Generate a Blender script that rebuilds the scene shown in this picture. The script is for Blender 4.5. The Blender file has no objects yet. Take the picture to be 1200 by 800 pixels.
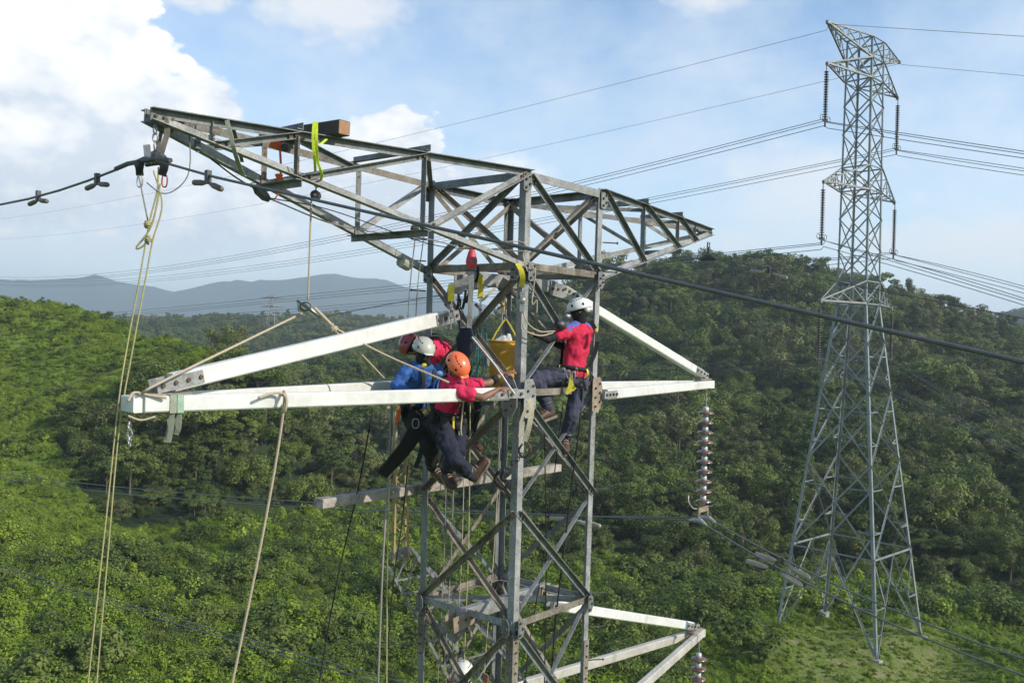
import bpy, bmesh, math, random
import numpy as np
from mathutils import Vector, Matrix
random.seed(7)
PI = math.pi
V = Vector
scene = bpy.context.scene
COL = scene.collection

# ------------------------------------------------------------------ camera
F, ROLL, PITCH = 1050.0, 0.028738, 0.001411
cr, sr = math.cos(ROLL), math.sin(ROLL)
cam_d = bpy.data.cameras.new('camera')
cam = bpy.data.objects.new('camera', cam_d); COL.objects.link(cam)
cam_d.lens = F/1200*36; cam_d.sensor_width = 36; cam_d.clip_start = 0.1; cam_d.clip_end = 30000
right = V((cr, 0, sr)); up = V((-sr, 0, cr)); back = V((0, -1, 0))
Rm = Matrix((right, up, back)).transposed()
Rm = Matrix.Rotation(-PITCH, 3, 'X') @ Rm
cam.matrix_world = Rm.to_4x4()
scene.camera = cam

# ------------------------------------------------------------------ sun, sky, exposure
SUN_EL = math.radians(30)
SUN_H = V((0.9, -0.43)).normalized()
sun_dir = V((SUN_H.x*math.cos(SUN_EL), SUN_H.y*math.cos(SUN_EL), math.sin(SUN_EL)))
sl = bpy.data.lights.new('sun', 'SUN'); sl.energy = 5.0; sl.angle = math.radians(0.5); sl.color = (1.0, 0.93, 0.80)
so = bpy.data.objects.new('sun', sl); COL.objects.link(so)
so.rotation_euler = sun_dir.to_track_quat('Z', 'Y').to_euler()
scene.view_settings.view_transform = 'Standard'; scene.view_settings.look = 'None'
scene.view_settings.exposure = 0.0; scene.view_settings.gamma = 1.0

world = bpy.data.worlds.new('World'); scene.world = world; world.use_nodes = True
nt = world.node_tree; nt.nodes.clear(); NN = nt.nodes.new; LK = nt.links.new
scene.cycles.volume_bounces = 2
w_out = NN('ShaderNodeOutputWorld'); w_bg = NN('ShaderNodeBackground'); LK(w_bg.outputs[0], w_out.inputs[0])
SKY_S = 0.15
w_bg.inputs[1].default_value = SKY_S
sky = NN('ShaderNodeTexSky'); sky.sky_type = 'NISHITA'; sky.sun_disc = False
sky.sun_elevation = SUN_EL; sky.sun_rotation = math.atan2(SUN_H.x, SUN_H.y); sky.air_density = 1.0; sky.dust_density = 0.6; sky.ozone_density = 1.6
tc = NN('ShaderNodeTexCoord'); sp = NN('ShaderNodeSeparateXYZ'); LK(tc.outputs['Generated'], sp.inputs[0])
def M(op, a, b=None, c=None, clamp=False):
    n = NN('ShaderNodeMath'); n.operation = op; n.use_clamp = clamp
    for i, s in enumerate((a, b, c)):
        if s is None: continue
        if isinstance(s, (int, float)): n.inputs[i].default_value = s
        else: LK(s, n.inputs[i])
    return n.outputs[0]
az = M('ARCTAN2', sp.outputs[0], sp.outputs[1])
el = M('ARCSINE', sp.outputs[2])
def noise(vec, scale, det=6, rough=0.55, dist=0.0):
    n = NN('ShaderNodeTexNoise'); n.inputs['Scale'].default_value = scale; n.inputs['Detail'].default_value = det
    n.inputs['Roughness'].default_value = rough; n.inputs['Distortion'].default_value = dist
    LK(vec, n.inputs['Vector']); return n.outputs[0]
cx = NN('ShaderNodeCombineXYZ'); LK(az, cx.inputs[0]); LK(M('MULTIPLY', el, 1.5), cx.inputs[1])
def puff(scale):
    """rounded billows"""
    n = NN('ShaderNodeTexVoronoi'); n.feature = 'SMOOTH_F1'; n.inputs['Scale'].default_value = scale; n.inputs['Smoothness'].default_value = 0.35; n.inputs['Randomness'].default_value = 1.0
    wv = NN('ShaderNodeVectorMath'); wv.operation = 'MULTIPLY_ADD'; nz = NN('ShaderNodeTexNoise'); nz.inputs['Scale'].default_value = scale*0.6; nz.inputs['Detail'].default_value = 3; LK(cx.outputs[0], nz.inputs['Vector'])
    LK(nz.outputs['Color'], wv.inputs[0]); wv.inputs[1].default_value = (0.9/scale, 0.9/scale, 0); LK(cx.outputs[0], wv.inputs[2]); LK(wv.outputs[0], n.inputs['Vector'])
    return M('SUBTRACT', 1.0, n.outputs['Distance'])
pf = M('ADD', M('MULTIPLY', puff(14), 0.42), M('ADD', M('MULTIPLY', puff(32), 0.26), M('MULTIPLY', puff(75), 0.14)))
n1 = M('ADD', M('MULTIPLY', pf, 1.0), M('MULTIPLY', noise(cx.outputs[0], 24, 8, 0.65, 0.2), 0.45)); n2 = noise(cx.outputs[0], 4.0, 6, 0.55); n3 = noise(cx.outputs[0], 7.0, 5, 0.6)
n1c = M('SUBTRACT', n1, 0.72); n2c = M('SUBTRACT', n2, 0.5)
def blob(px, py, rx, ry, soft, k=0.9):
    a0 = math.atan((px-600)/F); e0 = math.atan((398+0.0287*(px-600)-py)/F)
    dx = M('DIVIDE', M('SUBTRACT', az, a0), rx/F); dy = M('DIVIDE', M('SUBTRACT', el, e0), ry/F)
    d = M('SQRT', M('ADD', M('MULTIPLY', dx, dx), M('MULTIPLY', dy, dy)))
    v = M('ADD', M('SUBTRACT', 1.0, d), M('MULTIPLY', n1c, k))
    return M('MULTIPLY', M('DIVIDE', v, soft, clamp=True), 1.0)
def mx(*a):
    r = a[0]
    for b in a[1:]: r = M('MAXIMUM', r, b)
    return r
# towering cumulus at the left, smaller heaps beside it
cum = mx(blob(20, 60, 155, 116, 0.09, 1.1), blob(110, 95, 95, 72, 0.09, 1.2), blob(40, 190, 200, 115, 0.2), blob(205, 155, 62, 48, 0.25),
         blob(165, 225, 150, 75, 0.4), blob(220, 140, 58, 44, 0.15, 1.0), blob(455, 180, 72, 62, 0.08, 1.1), blob(430, 225, 150, 80, 0.25), blob(230, 250, 230, 85, 0.5), blob(560, 215, 120, 50, 0.8))
soft_c = mx(M('MULTIPLY', blob(385, 18, 105, 50, 0.5, 1.3), 0.8), M('MULTIPLY', blob(195, 5, 80, 38, 0.4, 1.3), 0.75), M('MULTIPLY', blob(820, -2, 55, 28, 0.6, 1.2), 0.75),
         M('MULTIPLY', blob(940, 225, 130, 55, 0.6, 1.4), 0.6), M('MULTIPLY', blob(1130, 300, 130, 36, 0.5, 1.4), 0.7),
         M('MULTIPLY', blob(60, 295, 200, 28, 0.8, 1.2), 0.45), M('MULTIPLY', blob(860, 290, 60, 22, 0.7, 1.2), 0.5))
# thin high veil, thicker towards the horizon
veil = M('MULTIPLY', M('ADD', M('MULTIPLY', M('SUBTRACT', 0.44, el), 1.9), M('MULTIPLY', M('SUBTRACT', n3, 0.42), 1.9), clamp=True), 0.70, clamp=True)
# scattered heaps over the rest of the sky, out of frame
els = M('GREATER_THAN', sp.outputs[2], 0.0)
back_m = M('MULTIPLY', M('DIVIDE', M('SUBTRACT', n2, 0.56), 0.08, clamp=True), M('DIVIDE', M('SUBTRACT', M('ABSOLUTE', az), 0.75), 0.3, clamp=True))
# cloud relief: sunlit and shaded tones painted from noise and elevation
def rgb(r, g, b):
    n = NN('ShaderNodeRGB'); n.outputs[0].default_value = (r, g, b, 1); return n.outputs[0]
def mixc(f, a, b):
    n = NN('ShaderNodeMix'); n.data_type = 'RGBA'
    if isinstance(f, (int, float)): n.inputs[0].default_value = f
    else: LK(f, n.inputs[0])
    LK(a, n.inputs[6]); LK(b, n.inputs[7]); return n.outputs[2]
relief = M('ADD', M('MULTIPLY', n2c, 3.0), M('ADD', M('MULTIPLY', n1c, 2.6), M('MULTIPLY', M('SUBTRACT', el, 0.16), 5.0)))
lit = M('ADD', 0.5, relief, clamp=True)
K = 1.0/SKY_S
cl_col = mixc(lit, rgb(0.82*K, 0.89*K, 0.98*K), rgb(1.32*K, 1.30*K, 1.27*K))
veil_col = rgb(0.93*K, 1.0*K, 1.08*K)
gain = NN('ShaderNodeMix'); gain.data_type = 'RGBA'; gain.blend_type = 'MULTIPLY'; gain.inputs[0].default_value = 1
LK(sky.outputs[0], gain.inputs[6]); gain.inputs[7].default_value = (1.30, 1.42, 1.46, 1)
c0_ = mixc(veil, gain.outputs[2], veil_col)
c1_ = mixc(mx(soft_c, M('MULTIPLY', back_m, 0.8)), c0_, rgb(0.98*K, 0.99*K, 1.01*K))
c2_ = mixc(M('MULTIPLY', cum, 0.97), c1_, cl_col)
LK(c2_, w_bg.inputs[0])

# ------------------------------------------------------------------ helpers
def at(px, py, d):
    """point seen in the photograph at (px,py), d metres ahead of the camera"""
    a = (px-600)/F; b = (py-400)/F
    X = cr*a+sr*b; Y = -sr*a+cr*b
    return V((X*d, d, -(Y+PITCH)*d))
def pix(p):
    x = p[0]/p[1]; y = -(p[2]+p[1]*PITCH)/p[1]
    return 600+F*(cr*x-sr*y), 400+F*(sr*x+cr*y)
YAW = 0.87875
TC = V((0.0075, 10.638, 0)); UD = V((math.cos(YAW), math.sin(YAW), 0)); VD = V((-UD.y, UD.x, 0)); ZD = V((0, 0, 1))
def T(u, v, z): return TC+UD*u+VD*v+ZD*z
def tv(u, v, z=0): return UD*u+VD*v+ZD*z

MATS = {}
def mat(name, col, rough=0.6, metal=0.0, var=0.25, scale=6.0, bump=0.15, col2=None, spec=0.5, coat=0.0, streak=False, trans=0.0):
    if name in MATS: return MATS[name]
    m = bpy.data.materials.new(name); m.use_nodes = True; t = m.node_tree; n = t.nodes; b = n['Principled BSDF']
    b.inputs['Roughness'].default_value = rough; b.inputs['Metallic'].default_value = metal
    b.inputs['Specular IOR Level'].default_value = spec; b.inputs['Coat Weight'].default_value = coat
    co = n.new('ShaderNodeTexCoord'); mp = n.new('ShaderNodeMapping'); t.links.new(co.outputs['Object'], mp.inputs[0])
    if streak: mp.inputs['Scale'].default_value = (1, 1, 0.25)
    nz = n.new('ShaderNodeTexNoise'); nz.inputs['Scale'].default_value = scale; nz.inputs['Detail'].default_value = 8; nz.inputs['Roughness'].default_value = 0.65
    t.links.new(mp.outputs[0], nz.inputs[0])
    nf = n.new('ShaderNodeTexNoise'); nf.inputs['Scale'].default_value = scale*9; nf.inputs['Detail'].default_value = 3; t.links.new(co.outputs['Object'], nf.inputs[0])
    rp = n.new('ShaderNodeValToRGB'); e = rp.color_ramp.elements
    c2 = col2 or tuple(max(0, c*(1-var*1.6)) for c in col)
    e[0].position = 0.32; e[0].color = (*c2, 1); e[1].position = 0.68; e[1].color = (*[min(1, c*(1+var*0.35)) for c in col], 1)
    mm = n.new('ShaderNodeMath'); mm.operation = 'MULTIPLY_ADD'; mm.inputs[1].default_value = 0.35
    t.links.new(nf.outputs[0], mm.inputs[0])
    sc = n.new('ShaderNodeMath'); sc.operation = 'MULTIPLY_ADD'; sc.inputs[1].default_value = 0.65
    sc.inputs[2].default_value = 0.0
    t.links.new(nz.outputs[0], sc.inputs[0]); t.links.new(sc.outputs[0], mm.inputs[2])
    t.links.new(mm.outputs[0], rp.inputs[0]); t.links.new(rp.outputs[0], b.inputs['Base Color'])
    bp = n.new('ShaderNodeBump'); bp.inputs['Strength'].default_value = bump; bp.inputs['Distance'].default_value = 0.01
    t.links.new(mm.outputs[0], bp.inputs['Height']); t.links.new(bp.outputs[0], b.inputs['Normal'])
    MATS[name] = m; return m
steel = mat('galvanised_steel', (0.235, 0.25, 0.25), 0.6, 0.15, 0.5, 5.0, 0.2, streak=True)
steel_w = mat('weathered_sunlit_steel', (0.27, 0.235, 0.185), 0.75, 0.05, 0.55, 5.0, 0.25, streak=True)  # tan of old members, with warm sunlit tone put into the colour
steel_l = mat('pale_steel', (0.35, 0.35, 0.34), 0.6, 0.1, 0.45, 5.0, 0.2)
steel_f = mat('far_steel', (0.27, 0.30, 0.30), 0.55, 0.1, 0.3, 1.2, 0.1)
hw = mat('dark_hardware', (0.10, 0.10, 0.10), 0.5, 0.4, 0.4, 20, 0.1)
hwl = mat('light_hardware', (0.42, 0.42, 0.42), 0.4, 0.6, 0.3, 20, 0.1)
rust = mat('rusty_bolt', (0.14, 0.09, 0.06), 0.8, 0.1, 0.4, 30, 0.2)
frp = mat('white_composite', (0.70, 0.70, 0.685), 0.5, 0, 0.1, 1.6, 0.1, col2=(0.52, 0.505, 0.46))
plate = mat('brown_plate', (0.34, 0.27, 0.20), 0.75, 0.1, 0.35, 9, 0.2)
timber_m = mat('grey_timber', (0.42, 0.37, 0.32), 0.9, 0, 0.5, 5.0, 0.6, streak=False)
wood_d = mat('shaded_timber', (0.075, 0.06, 0.05), 0.85, 0, 0.4, 8.0, 0.5)  # shade on the block's long side put into the colour
wood_e = mat('sunlit_timber_end', (0.40, 0.22, 0.12), 0.85, 0, 0.3, 20.0, 0.3)  # sunlit look of the block's end put into the colour
cable = mat('conductor', (0.15, 0.155, 0.16), 0.5, 0.5, 0.2, 30, 0.1)
cable_p = mat('pale_conductor', (0.17, 0.175, 0.18), 0.45, 0.4, 0.2, 30, 0.1)
cable_f = mat('far_conductor', (0.13, 0.135, 0.14), 0.6, 0.3, 0.1, 1, 0)
rope_y = mat('yellow_green_rope', (0.46, 0.42, 0.20), 0.9, 0, 0.3, 60, 0.5)
rope_w = mat('tan_rope', (0.52, 0.43, 0.31), 0.9, 0, 0.25, 60, 0.6)
rope_g = mat('grey_rope', (0.30, 0.28, 0.25), 0.9, 0, 0.3, 60, 0.5)
rope_k = mat('black_rope', (0.02, 0.02, 0.02), 0.9, 0, 0.3, 60, 0.5)
rope_t = mat('teal_rope', (0.03, 0.17, 0.17), 0.85, 0, 0.3, 60, 0.5)
web_y = mat('yellow_webbing', (0.75, 0.62, 0.06), 0.8, 0, 0.25, 30, 0.3)
web_n = mat('neon_webbing', (0.72, 0.85, 0.05), 0.8, 0, 0.2, 30, 0.3)
web_o = mat('orange_webbing', (0.75, 0.13, 0.02), 0.8, 0, 0.3, 30, 0.3)
web_g = mat('grey_green_webbing', (0.34, 0.36, 0.28), 0.85, 0, 0.3, 20, 0.3)
web_m = mat('mint_webbing', (0.36, 0.50, 0.38), 0.85, 0, 0.3, 20, 0.3)
web_b = mat('brown_webbing', (0.20, 0.17, 0.14), 0.85, 0, 0.3, 20, 0.3)
web_k = mat('black_webbing', (0.015, 0.015, 0.017), 0.8, 0, 0.3, 20, 0.3)
web_c = mat('cream_webbing', (0.62, 0.54, 0.38), 0.85, 0, 0.3, 20, 0.3)
glaze = mat('brown_glaze', (0.17, 0.090, 0.070), 0.22, 0, 0.3, 8, 0.02, coat=0.5)
capm = mat('insulator_cap', (0.55, 0.56, 0.56), 0.5, 0.3, 0.2, 20, 0.1)
c_red = mat('red_shirt', (0.62, 0.015, 0.065), 0.85, 0, 0.18, 9, 0.9)
c_pink = mat('crimson_shirt', (0.66, 0.02, 0.09), 0.85, 0, 0.15, 9, 0.9)
c_blue = mat('blue_shirt', (0.03, 0.12, 0.38), 0.8, 0, 0.3, 9, 0.9)
c_bls = mat('blue_yoke', (0.10, 0.13, 0.42), 0.85, 0, 0.2, 9, 0.6)
c_navy = mat('navy_trousers', (0.011, 0.014, 0.034), 0.85, 0, 0.3, 9, 0.9)
c_grey = mat('slate_trousers', (0.048, 0.050, 0.088), 0.85, 0, 0.3, 9, 0.9)
c_blk = mat('black_cloth', (0.010, 0.010, 0.012), 0.85, 0, 0.3, 12, 0.6)
c_wht = mat('white_cloth', (0.62, 0.63, 0.68), 0.85, 0, 0.2, 12, 0.6)
skin = mat('skin', (0.27, 0.135, 0.085), 0.55, 0, 0.12, 10, 0.15)
boot = mat('brown_leather', (0.085, 0.042, 0.028), 0.6, 0, 0.35, 15, 0.4)
sole = mat('tan_sole', (0.20, 0.15, 0.11), 0.8, 0, 0.2, 15, 0.2)
h_w = mat('white_helmet', (0.74, 0.74, 0.70), 0.3, 0, 0.06, 6, 0.02, coat=0.3)
h_wd = mat('grey_white_helmet', (0.50, 0.50, 0.45), 0.35, 0, 0.1, 6, 0.02, coat=0.3)
h_o = mat('orange_helmet', (0.80, 0.17, 0.06), 0.3, 0, 0.1, 6, 0.02, coat=0.3)
h_r = mat('maroon_helmet', (0.30, 0.05, 0.04), 0.35, 0, 0.12, 6, 0.02, coat=0.3)
canvas = mat('ochre_canvas', (0.62, 0.34, 0.03), 0.85, 0, 0.25, 5, 0.5)
conc = mat('concrete', (0.36, 0.35, 0.32), 0.9, 0, 0.3, 3, 0.3)
mastm = mat('ochre_mast_paint', (0.50, 0.36, 0.16), 0.7, 0, 0.35, 6, 0.2)
pinkm = mat('pink_plastic', (0.62, 0.06, 0.09), 0.5, 0, 0.2, 9, 0.1)

class MB:
    def __init__(s): s.v = []; s.f = []
    def add(s, vs, fs):
        o = len(s.v); s.v += [V(x) for x in vs]; s.f += [tuple(i+o for i in q) for q in fs]; return s
    def prism(s, prof, p0, p1, a, b, prof1=None):
        """extrude a 2-D profile (in axes a,b) from p0 to p1"""
        n = len(prof); pr1 = prof1 or prof
        vs = [p0+a*x+b*y for x, y in prof]+[p1+a*x+b*y for x, y in pr1]
        fs = [(i, (i+1) % n, n+(i+1) % n, n+i) for i in range(n)]+[tuple(range(n))[::-1], tuple(range(n, 2*n))]
        return s.add(vs, fs)
    def angle(s, p0, p1, a, b, w=0.07, t=0.008):
        """steel angle: heel on p0-p1, flanges along a and b"""
        d = (p1-p0).normalized(); a = (a-d*a.dot(d)).normalized(); b = (b-d*b.dot(d)-a*b.dot(a)).normalized()
        return s.prism([(0, 0), (w, 0), (w, t), (t, t), (t, w), (0, w)], p0, p1, a, b)
    def box(s, p0, p1, w, h, upv=ZD, ch=0.0):
        d = (p1-p0).normalized(); a = d.cross(upv).normalized(); b = a.cross(d).normalized()
        x, y = w/2, h/2; c = ch
        pr = [(-x, -y), (x, -y), (x, y), (-x, y)] if not c else [(-x+c, -y), (x-c, -y), (x, -y+c), (x, y-c), (x-c, y), (-x+c, y), (-x, y-c), (-x, -y+c)]
        return s.prism(pr, p0, p1, a, b)
    def sweep(s, pts, prof, upv=ZD, closed=False):
        n = len(pts); m = len(prof); o = []
        for i, p in enumerate(pts):
            if closed: d = pts[(i+1) % n]-pts[i-1]
            else: d = pts[min(i+1, n-1)]-pts[max(i-1, 0)]
            d = d.normalized() if d.length > 1e-9 else V((0, 0, 1))
            a = d.cross(upv)
            if a.length < 1e-3: a = d.cross(V((1, 0.2, 0)))
            a.normalize(); b = a.cross(d)
            o += [p+a*x+b*y for x, y in prof]
        fs = []
        for i in range(n if closed else n-1):
            j = (i+1) % n
            fs += [(i*m+k, i*m+(k+1) % m, j*m+(k+1) % m, j*m+k) for k in range(m)]
        if not closed: fs += [tuple(range(m))[::-1], tuple(range((n-1)*m, n*m))]
        return s.add(o, fs)
    def tube(s, pts, r, n=6, closed=False, upv=V((0.13, 0.21, 1))):
        return s.sweep([V(p) for p in pts], [(r*math.cos(2*PI*k/n), r*math.sin(2*PI*k/n)) for k in range(n)], upv, closed)
    def loft(s, rings, n=12):
        """rings: (centre, axisA, axisB) ellipses"""
        o = []
        for c, a, b in rings: o += [c+a*math.cos(2*PI*k/n)+b*math.sin(2*PI*k/n) for k in range(n)]
        fs = []
        for i in range(len(rings)-1): fs += [(i*n+k, i*n+(k+1) % n, (i+1)*n+(k+1) % n, (i+1)*n+k) for k in range(n)]
        fs += [tuple(range(n))[::-1], tuple(range((len(rings)-1)*n, len(rings)*n))]
        return s.add(o, fs)
    def lathe(s, c, axis, prof, n=14):
        axis = axis.normalized(); a = axis.orthogonal().normalized(); b = axis.cross(a)
        return s.loft([(c+axis*h, a*max(r, 1e-4), b*max(r, 1e-4)) for r, h in prof], n)
    def ball(s, c, r, sc=(1, 1, 1), R=None, n=10, m=7):
        rings = []; R = R or Matrix.Identity(3)
        for i in range(m+1):
            t = PI*i/m; z = math.cos(t); q = max(math.sin(t), 1e-3)
            rings.append((c+R@V((0, 0, r*sc[2]*z)), R@V((r*sc[0]*q, 0, 0)), R@V((0, r*sc[1]*q, 0))))
        return s.loft(rings, n)
    def bolt(s, p, nrm, r=0.012, h=0.02):
        nrm = nrm.normalized(); a = nrm.orthogonal().normalized(); b = nrm.cross(a)
        pr = [(r*math.cos(PI/3*k), r*math.sin(PI/3*k)) for k in range(6)]
        return s.prism(pr, p-nrm*0.004, p+nrm*h, a, b)

ROOT = {}
def tagit(o, label=None, cat=None, group=None, kind=None):
    if label: o['label'] = label
    if cat: o['category'] = cat
    if group: o['group'] = group
    if kind: o['kind'] = kind
def thing(name, label, cat, loc, rotz=0.0, group=None):
    o = bpy.data.objects.new(name, None); COL.objects.link(o); o.empty_display_size = 0.2
    loc = V(loc); o.location = loc; o.rotation_euler = (0, 0, rotz); ROOT[o.name] = Matrix.Translation(loc) @ Matrix.Rotation(rotz, 4, 'Z')
    tagit(o, label, cat, group); return o
def obj(name, mb, m, parent=None, label=None, cat=None, group=None, kind=None, smooth=False, origin=None):
    me = bpy.data.meshes.new(name)
    if parent is not None: W = ROOT[parent.name]
    else: W = Matrix.Translation(V(origin) if origin is not None else mb.v[0])
    Wi = W.inverted(); me.from_pydata([tuple(Wi @ p) for p in mb.v], [], mb.f); me.update()
    if m: me.materials.append(m)
    o = bpy.data.objects.new(name, me); COL.objects.link(o)
    if parent is None: o.matrix_world = W; ROOT[o.name] = W
    else: o.parent = parent; ROOT[o.name] = W
    if smooth: me.polygons.foreach_set('use_smooth', [True]*len(me.polygons))
    bm = bmesh.new(); bm.from_mesh(me); bmesh.ops.recalc_face_normals(bm, faces=bm.faces); bm.to_mesh(me); bm.free()
    tagit(o, label, cat, group, kind); return o
def curve(pts, n=8):
    """Catmull-Rom through pts"""
    pts = [V(p) for p in pts]
    if len(pts) < 3: return [pts[0].lerp(pts[-1], k/n) for k in range(n+1)]
    q = [pts[0]*2-pts[1]]+pts+[pts[-1]*2-pts[-2]]; out = []
    for i in range(1, len(q)-2):
        a, b, c, d = q[i-1:i+3]
        for k in range(n):
            t = k/n
            out.append(0.5*((2*b)+(c-a)*t+(2*a-5*b+4*c-d)*t*t+(3*b-3*c+d-a)*t**3))
    out.append(pts[-1]); return out
_wt = bpy.data.textures.new('cloth_folds', 'CLOUDS'); _wt.noise_scale = 0.085; _wt.noise_depth = 2
def remesh(name, mb, m, parent, vox=0.012, smooth_it=6, fold=0.0, **kw):
    o = obj(name, mb, m, parent, **kw)
    md = o.modifiers.new('r', 'REMESH'); md.mode = 'VOXEL'; md.voxel_size = vox; md.use_smooth_shade = True
    ms = o.modifiers.new('s', 'SMOOTH'); ms.iterations = smooth_it; ms.factor = 0.5
    if fold:
        dm = o.modifiers.new('d', 'DISPLACE'); dm.texture = _wt; dm.strength = fold; dm.mid_level = 0.5
    dg = bpy.context.evaluated_depsgraph_get(); dg.update()
    me = bpy.data.meshes.new_from_object(o.evaluated_get(dg)); o.modifiers.clear(); o.data = me
    if not me.materials: me.materials.append(m)
    me.polygons.foreach_set('use_smooth', [True]*len(me.polygons)); return o

# ------------------------------------------------------------------ terrain
ctrl = []
def cp(px, py, d): p = at(px, py, d); ctrl.append((p.x, p.y, p.z))
for a in [(0,352,130),(60,356,128),(130,375,125),(200,392,120),(250,406,115),(0,420,116),(0,480,104),(0,540,90),(0,600,78),(0,700,62),(0,800,50),
          (90,430,112),(150,440,110),(110,500,98),(150,545,92),(150,610,80),(150,700,63),(150,800,50),(300,612,90),(300,700,66),(300,800,50),(230,470,125),
          (300,540,125),(300,465,220),(300,412,420),(300,383,600),(180,385,600),(400,380,600),(450,588,102),(450,515,170),(450,435,380),(480,388,600),
          (450,800,50),(450,690,68),(600,800,50),(600,700,66),(600,640,80),(650,650,80),(650,520,140),(650,440,185),(650,378,260),(560,520,160),(560,400,330),
          (760,680,74),(760,560,112),(760,450,165),(770,335,225),(900,680,73),(900,580,108),(900,470,160),(900,400,195),(900,325,230),(840,335,228),
          (1000,690,72),(1000,560,112),(1000,450,165),(1000,352,235),(1100,700,72),(1100,570,110),(1100,480,155),(1100,392,220),(1200,705,70),(1200,580,105),(1200,490,150),(1200,425,210),
          (900,800,49),(1050,800,49),(1200,800,49),(-150,345,135),(-150,600,80),(-150,800,50),(1350,800,49),(1350,700,70),(1350,560,110),(1350,440,200)]: cp(*a)
ctrl += [(21.5,56,-17.9),(26,61,-17.95),(17,52,-17.95),(25,52,-18.0),(18,60,-17.9),(0,10.6,-21.6),(-30,20,-21.5),(30,20,-20),(0,-40,-23),(-80,-30,-22),(80,-30,-22),(0,-150,-23),(-200,0,-10),(200,0,-15),
         (-90,200,-18),(-80,160,-9),(-55,150,-12),(-48,170,-15),(-110,170,-6),(-160,240,-12),(-40,250,-14),(-250,150,5),(60,340,-2),(130,330,-4),(0,420,-6),(200,300,-6),(200,450,-12),(60,500,-10),(-60,760,-6),(-250,760,-6),(-350,560,0),(-200,420,-8),(250,650,-15),(300,180,0)]
C = np.array(ctrl)
def tps(r2): return 0.5*r2*np.log(r2+1e-9)
_n = len(C); _A = np.zeros((_n+3, _n+3)); _d2 = ((C[:, None, :2]-C[None, :, :2])**2).sum(-1)/1e4
_A[:_n, :_n] = tps(_d2)+np.eye(_n)*2e-3; _A[:_n, _n] = 1; _A[:_n, _n+1:] = C[:, :2]/100; _A[_n, :_n] = 1; _A[_n+1:, :_n] = C[:, :2].T/100
_w = np.linalg.solve(_A, np.concatenate([C[:, 2], np.zeros(3)]))
rs = np.random.RandomState(3)
_ph = rs.rand(40, 4)
def wob(X, Y, base, amp, k0=0, n=8):
    z = 0
    for i in range(n):
        a = _ph[k0+i, 0]*2*PI; f = base*(1+1.7*_ph[k0+i, 1]); z = z+np.sin((X*np.cos(a)+Y*np.sin(a))*f+_ph[k0+i, 2]*6.28)
    return z*amp/n**0.5
MT = np.array([(-2800,185),(-2057,184),(-1750,198),(-1680,214),(-1600,192),(-1370,160),(-1180,205),(-960,232),(-850,240),(-720,256),(-560,238),(-340,205),(-100,140),(100,80),(500,35),(1200,60),(1600,130),(2600,160)], float)
def height(X, Y):
    X = np.asarray(X, float); Y = np.asarray(Y, float); sh = X.shape; x = X.ravel(); y = Y.ravel()
    out = np.zeros(len(x))
    for i in range(0, len(x), 20000):
        q = np.stack([x[i:i+20000], y[i:i+20000]], 1)
        d2 = ((q[:, None]-C[None, :, :2])**2).sum(-1)/1e4
        out[i:i+20000] = tps(d2)@_w[:_n]+_w[_n]+q/100@_w[_n+1:]
    out = np.clip(out, -26, 30)
    r = np.hypot(x, y); t = np.clip((np.maximum(r, 0)-640)/160, 0, 1); t = t*t*(3-2*t)
    tb = np.clip((-y-60)/200, 0, 1)
    out = out*(1-t)+(-14+wob(x, y, 0.01, 3, 10))*t
    out = out*(1-tb)+tb*(-20+wob(x, y, 0.008, 4, 20))
    # far blue mountain range
    ridge = np.interp(x*3600/np.maximum(y, 500), MT[:, 0], MT[:, 1])*0.83
    m = np.exp(-((y-3000)/420)**2)*(ridge+16)+np.exp(-((y-3700)/300)**2)*ridge*0.7*(0.7+0.5*np.sin(x*0.004+1))
    g = np.abs(wob(x, y, 0.009, 20, 28, 6))*np.exp(-((y-2750)/600)**2)
    out = out+m-g*np.clip(ridge/120, 0, 1)*0.8
    # knoll behind the right ridge
    out = out+np.exp(-(((x-410)/75)**2+((y-700)/90)**2))*44
    out = out+(wob(x, y, 0.12, 0.28, 0)+wob(x, y, 0.38, 0.34, 15)*(r < 180))*np.clip((r-20)/40, 0, 1)
    return out.reshape(sh)
rr = np.concatenate([np.linspace(0.5, 30, 10), np.geomspace(33, 900, 190), np.geomspace(930, 5000, 80)])
aa = np.concatenate([np.radians(np.linspace(-180, -46, 50))[:-1], np.radians(np.linspace(-46, 46, 260)), np.radians(np.linspace(46, 180, 50))[1:]])
R_, A_ = np.meshgrid(rr, aa, indexing='ij'); GX = R_*np.sin(A_); GY = R_*np.cos(A_); GZ = height(GX, GY)
nr, na = R_.shape
me = bpy.data.meshes.new('ground')
vv = np.stack([GX, GY, GZ], -1).reshape(-1, 3)
ff = [(i*na+j, i*na+j+1, (i+1)*na+j+1, (i+1)*na+j) for i in range(nr-1) for j in range(na-1)]
me.from_pydata(vv.tolist(), [], ff); me.update(); me.polygons.foreach_set('use_smooth', [True]*len(me.polygons))
ground = bpy.data.objects.new('ground', me); COL.objects.link(ground); ground['kind'] = 'structure'
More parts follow.
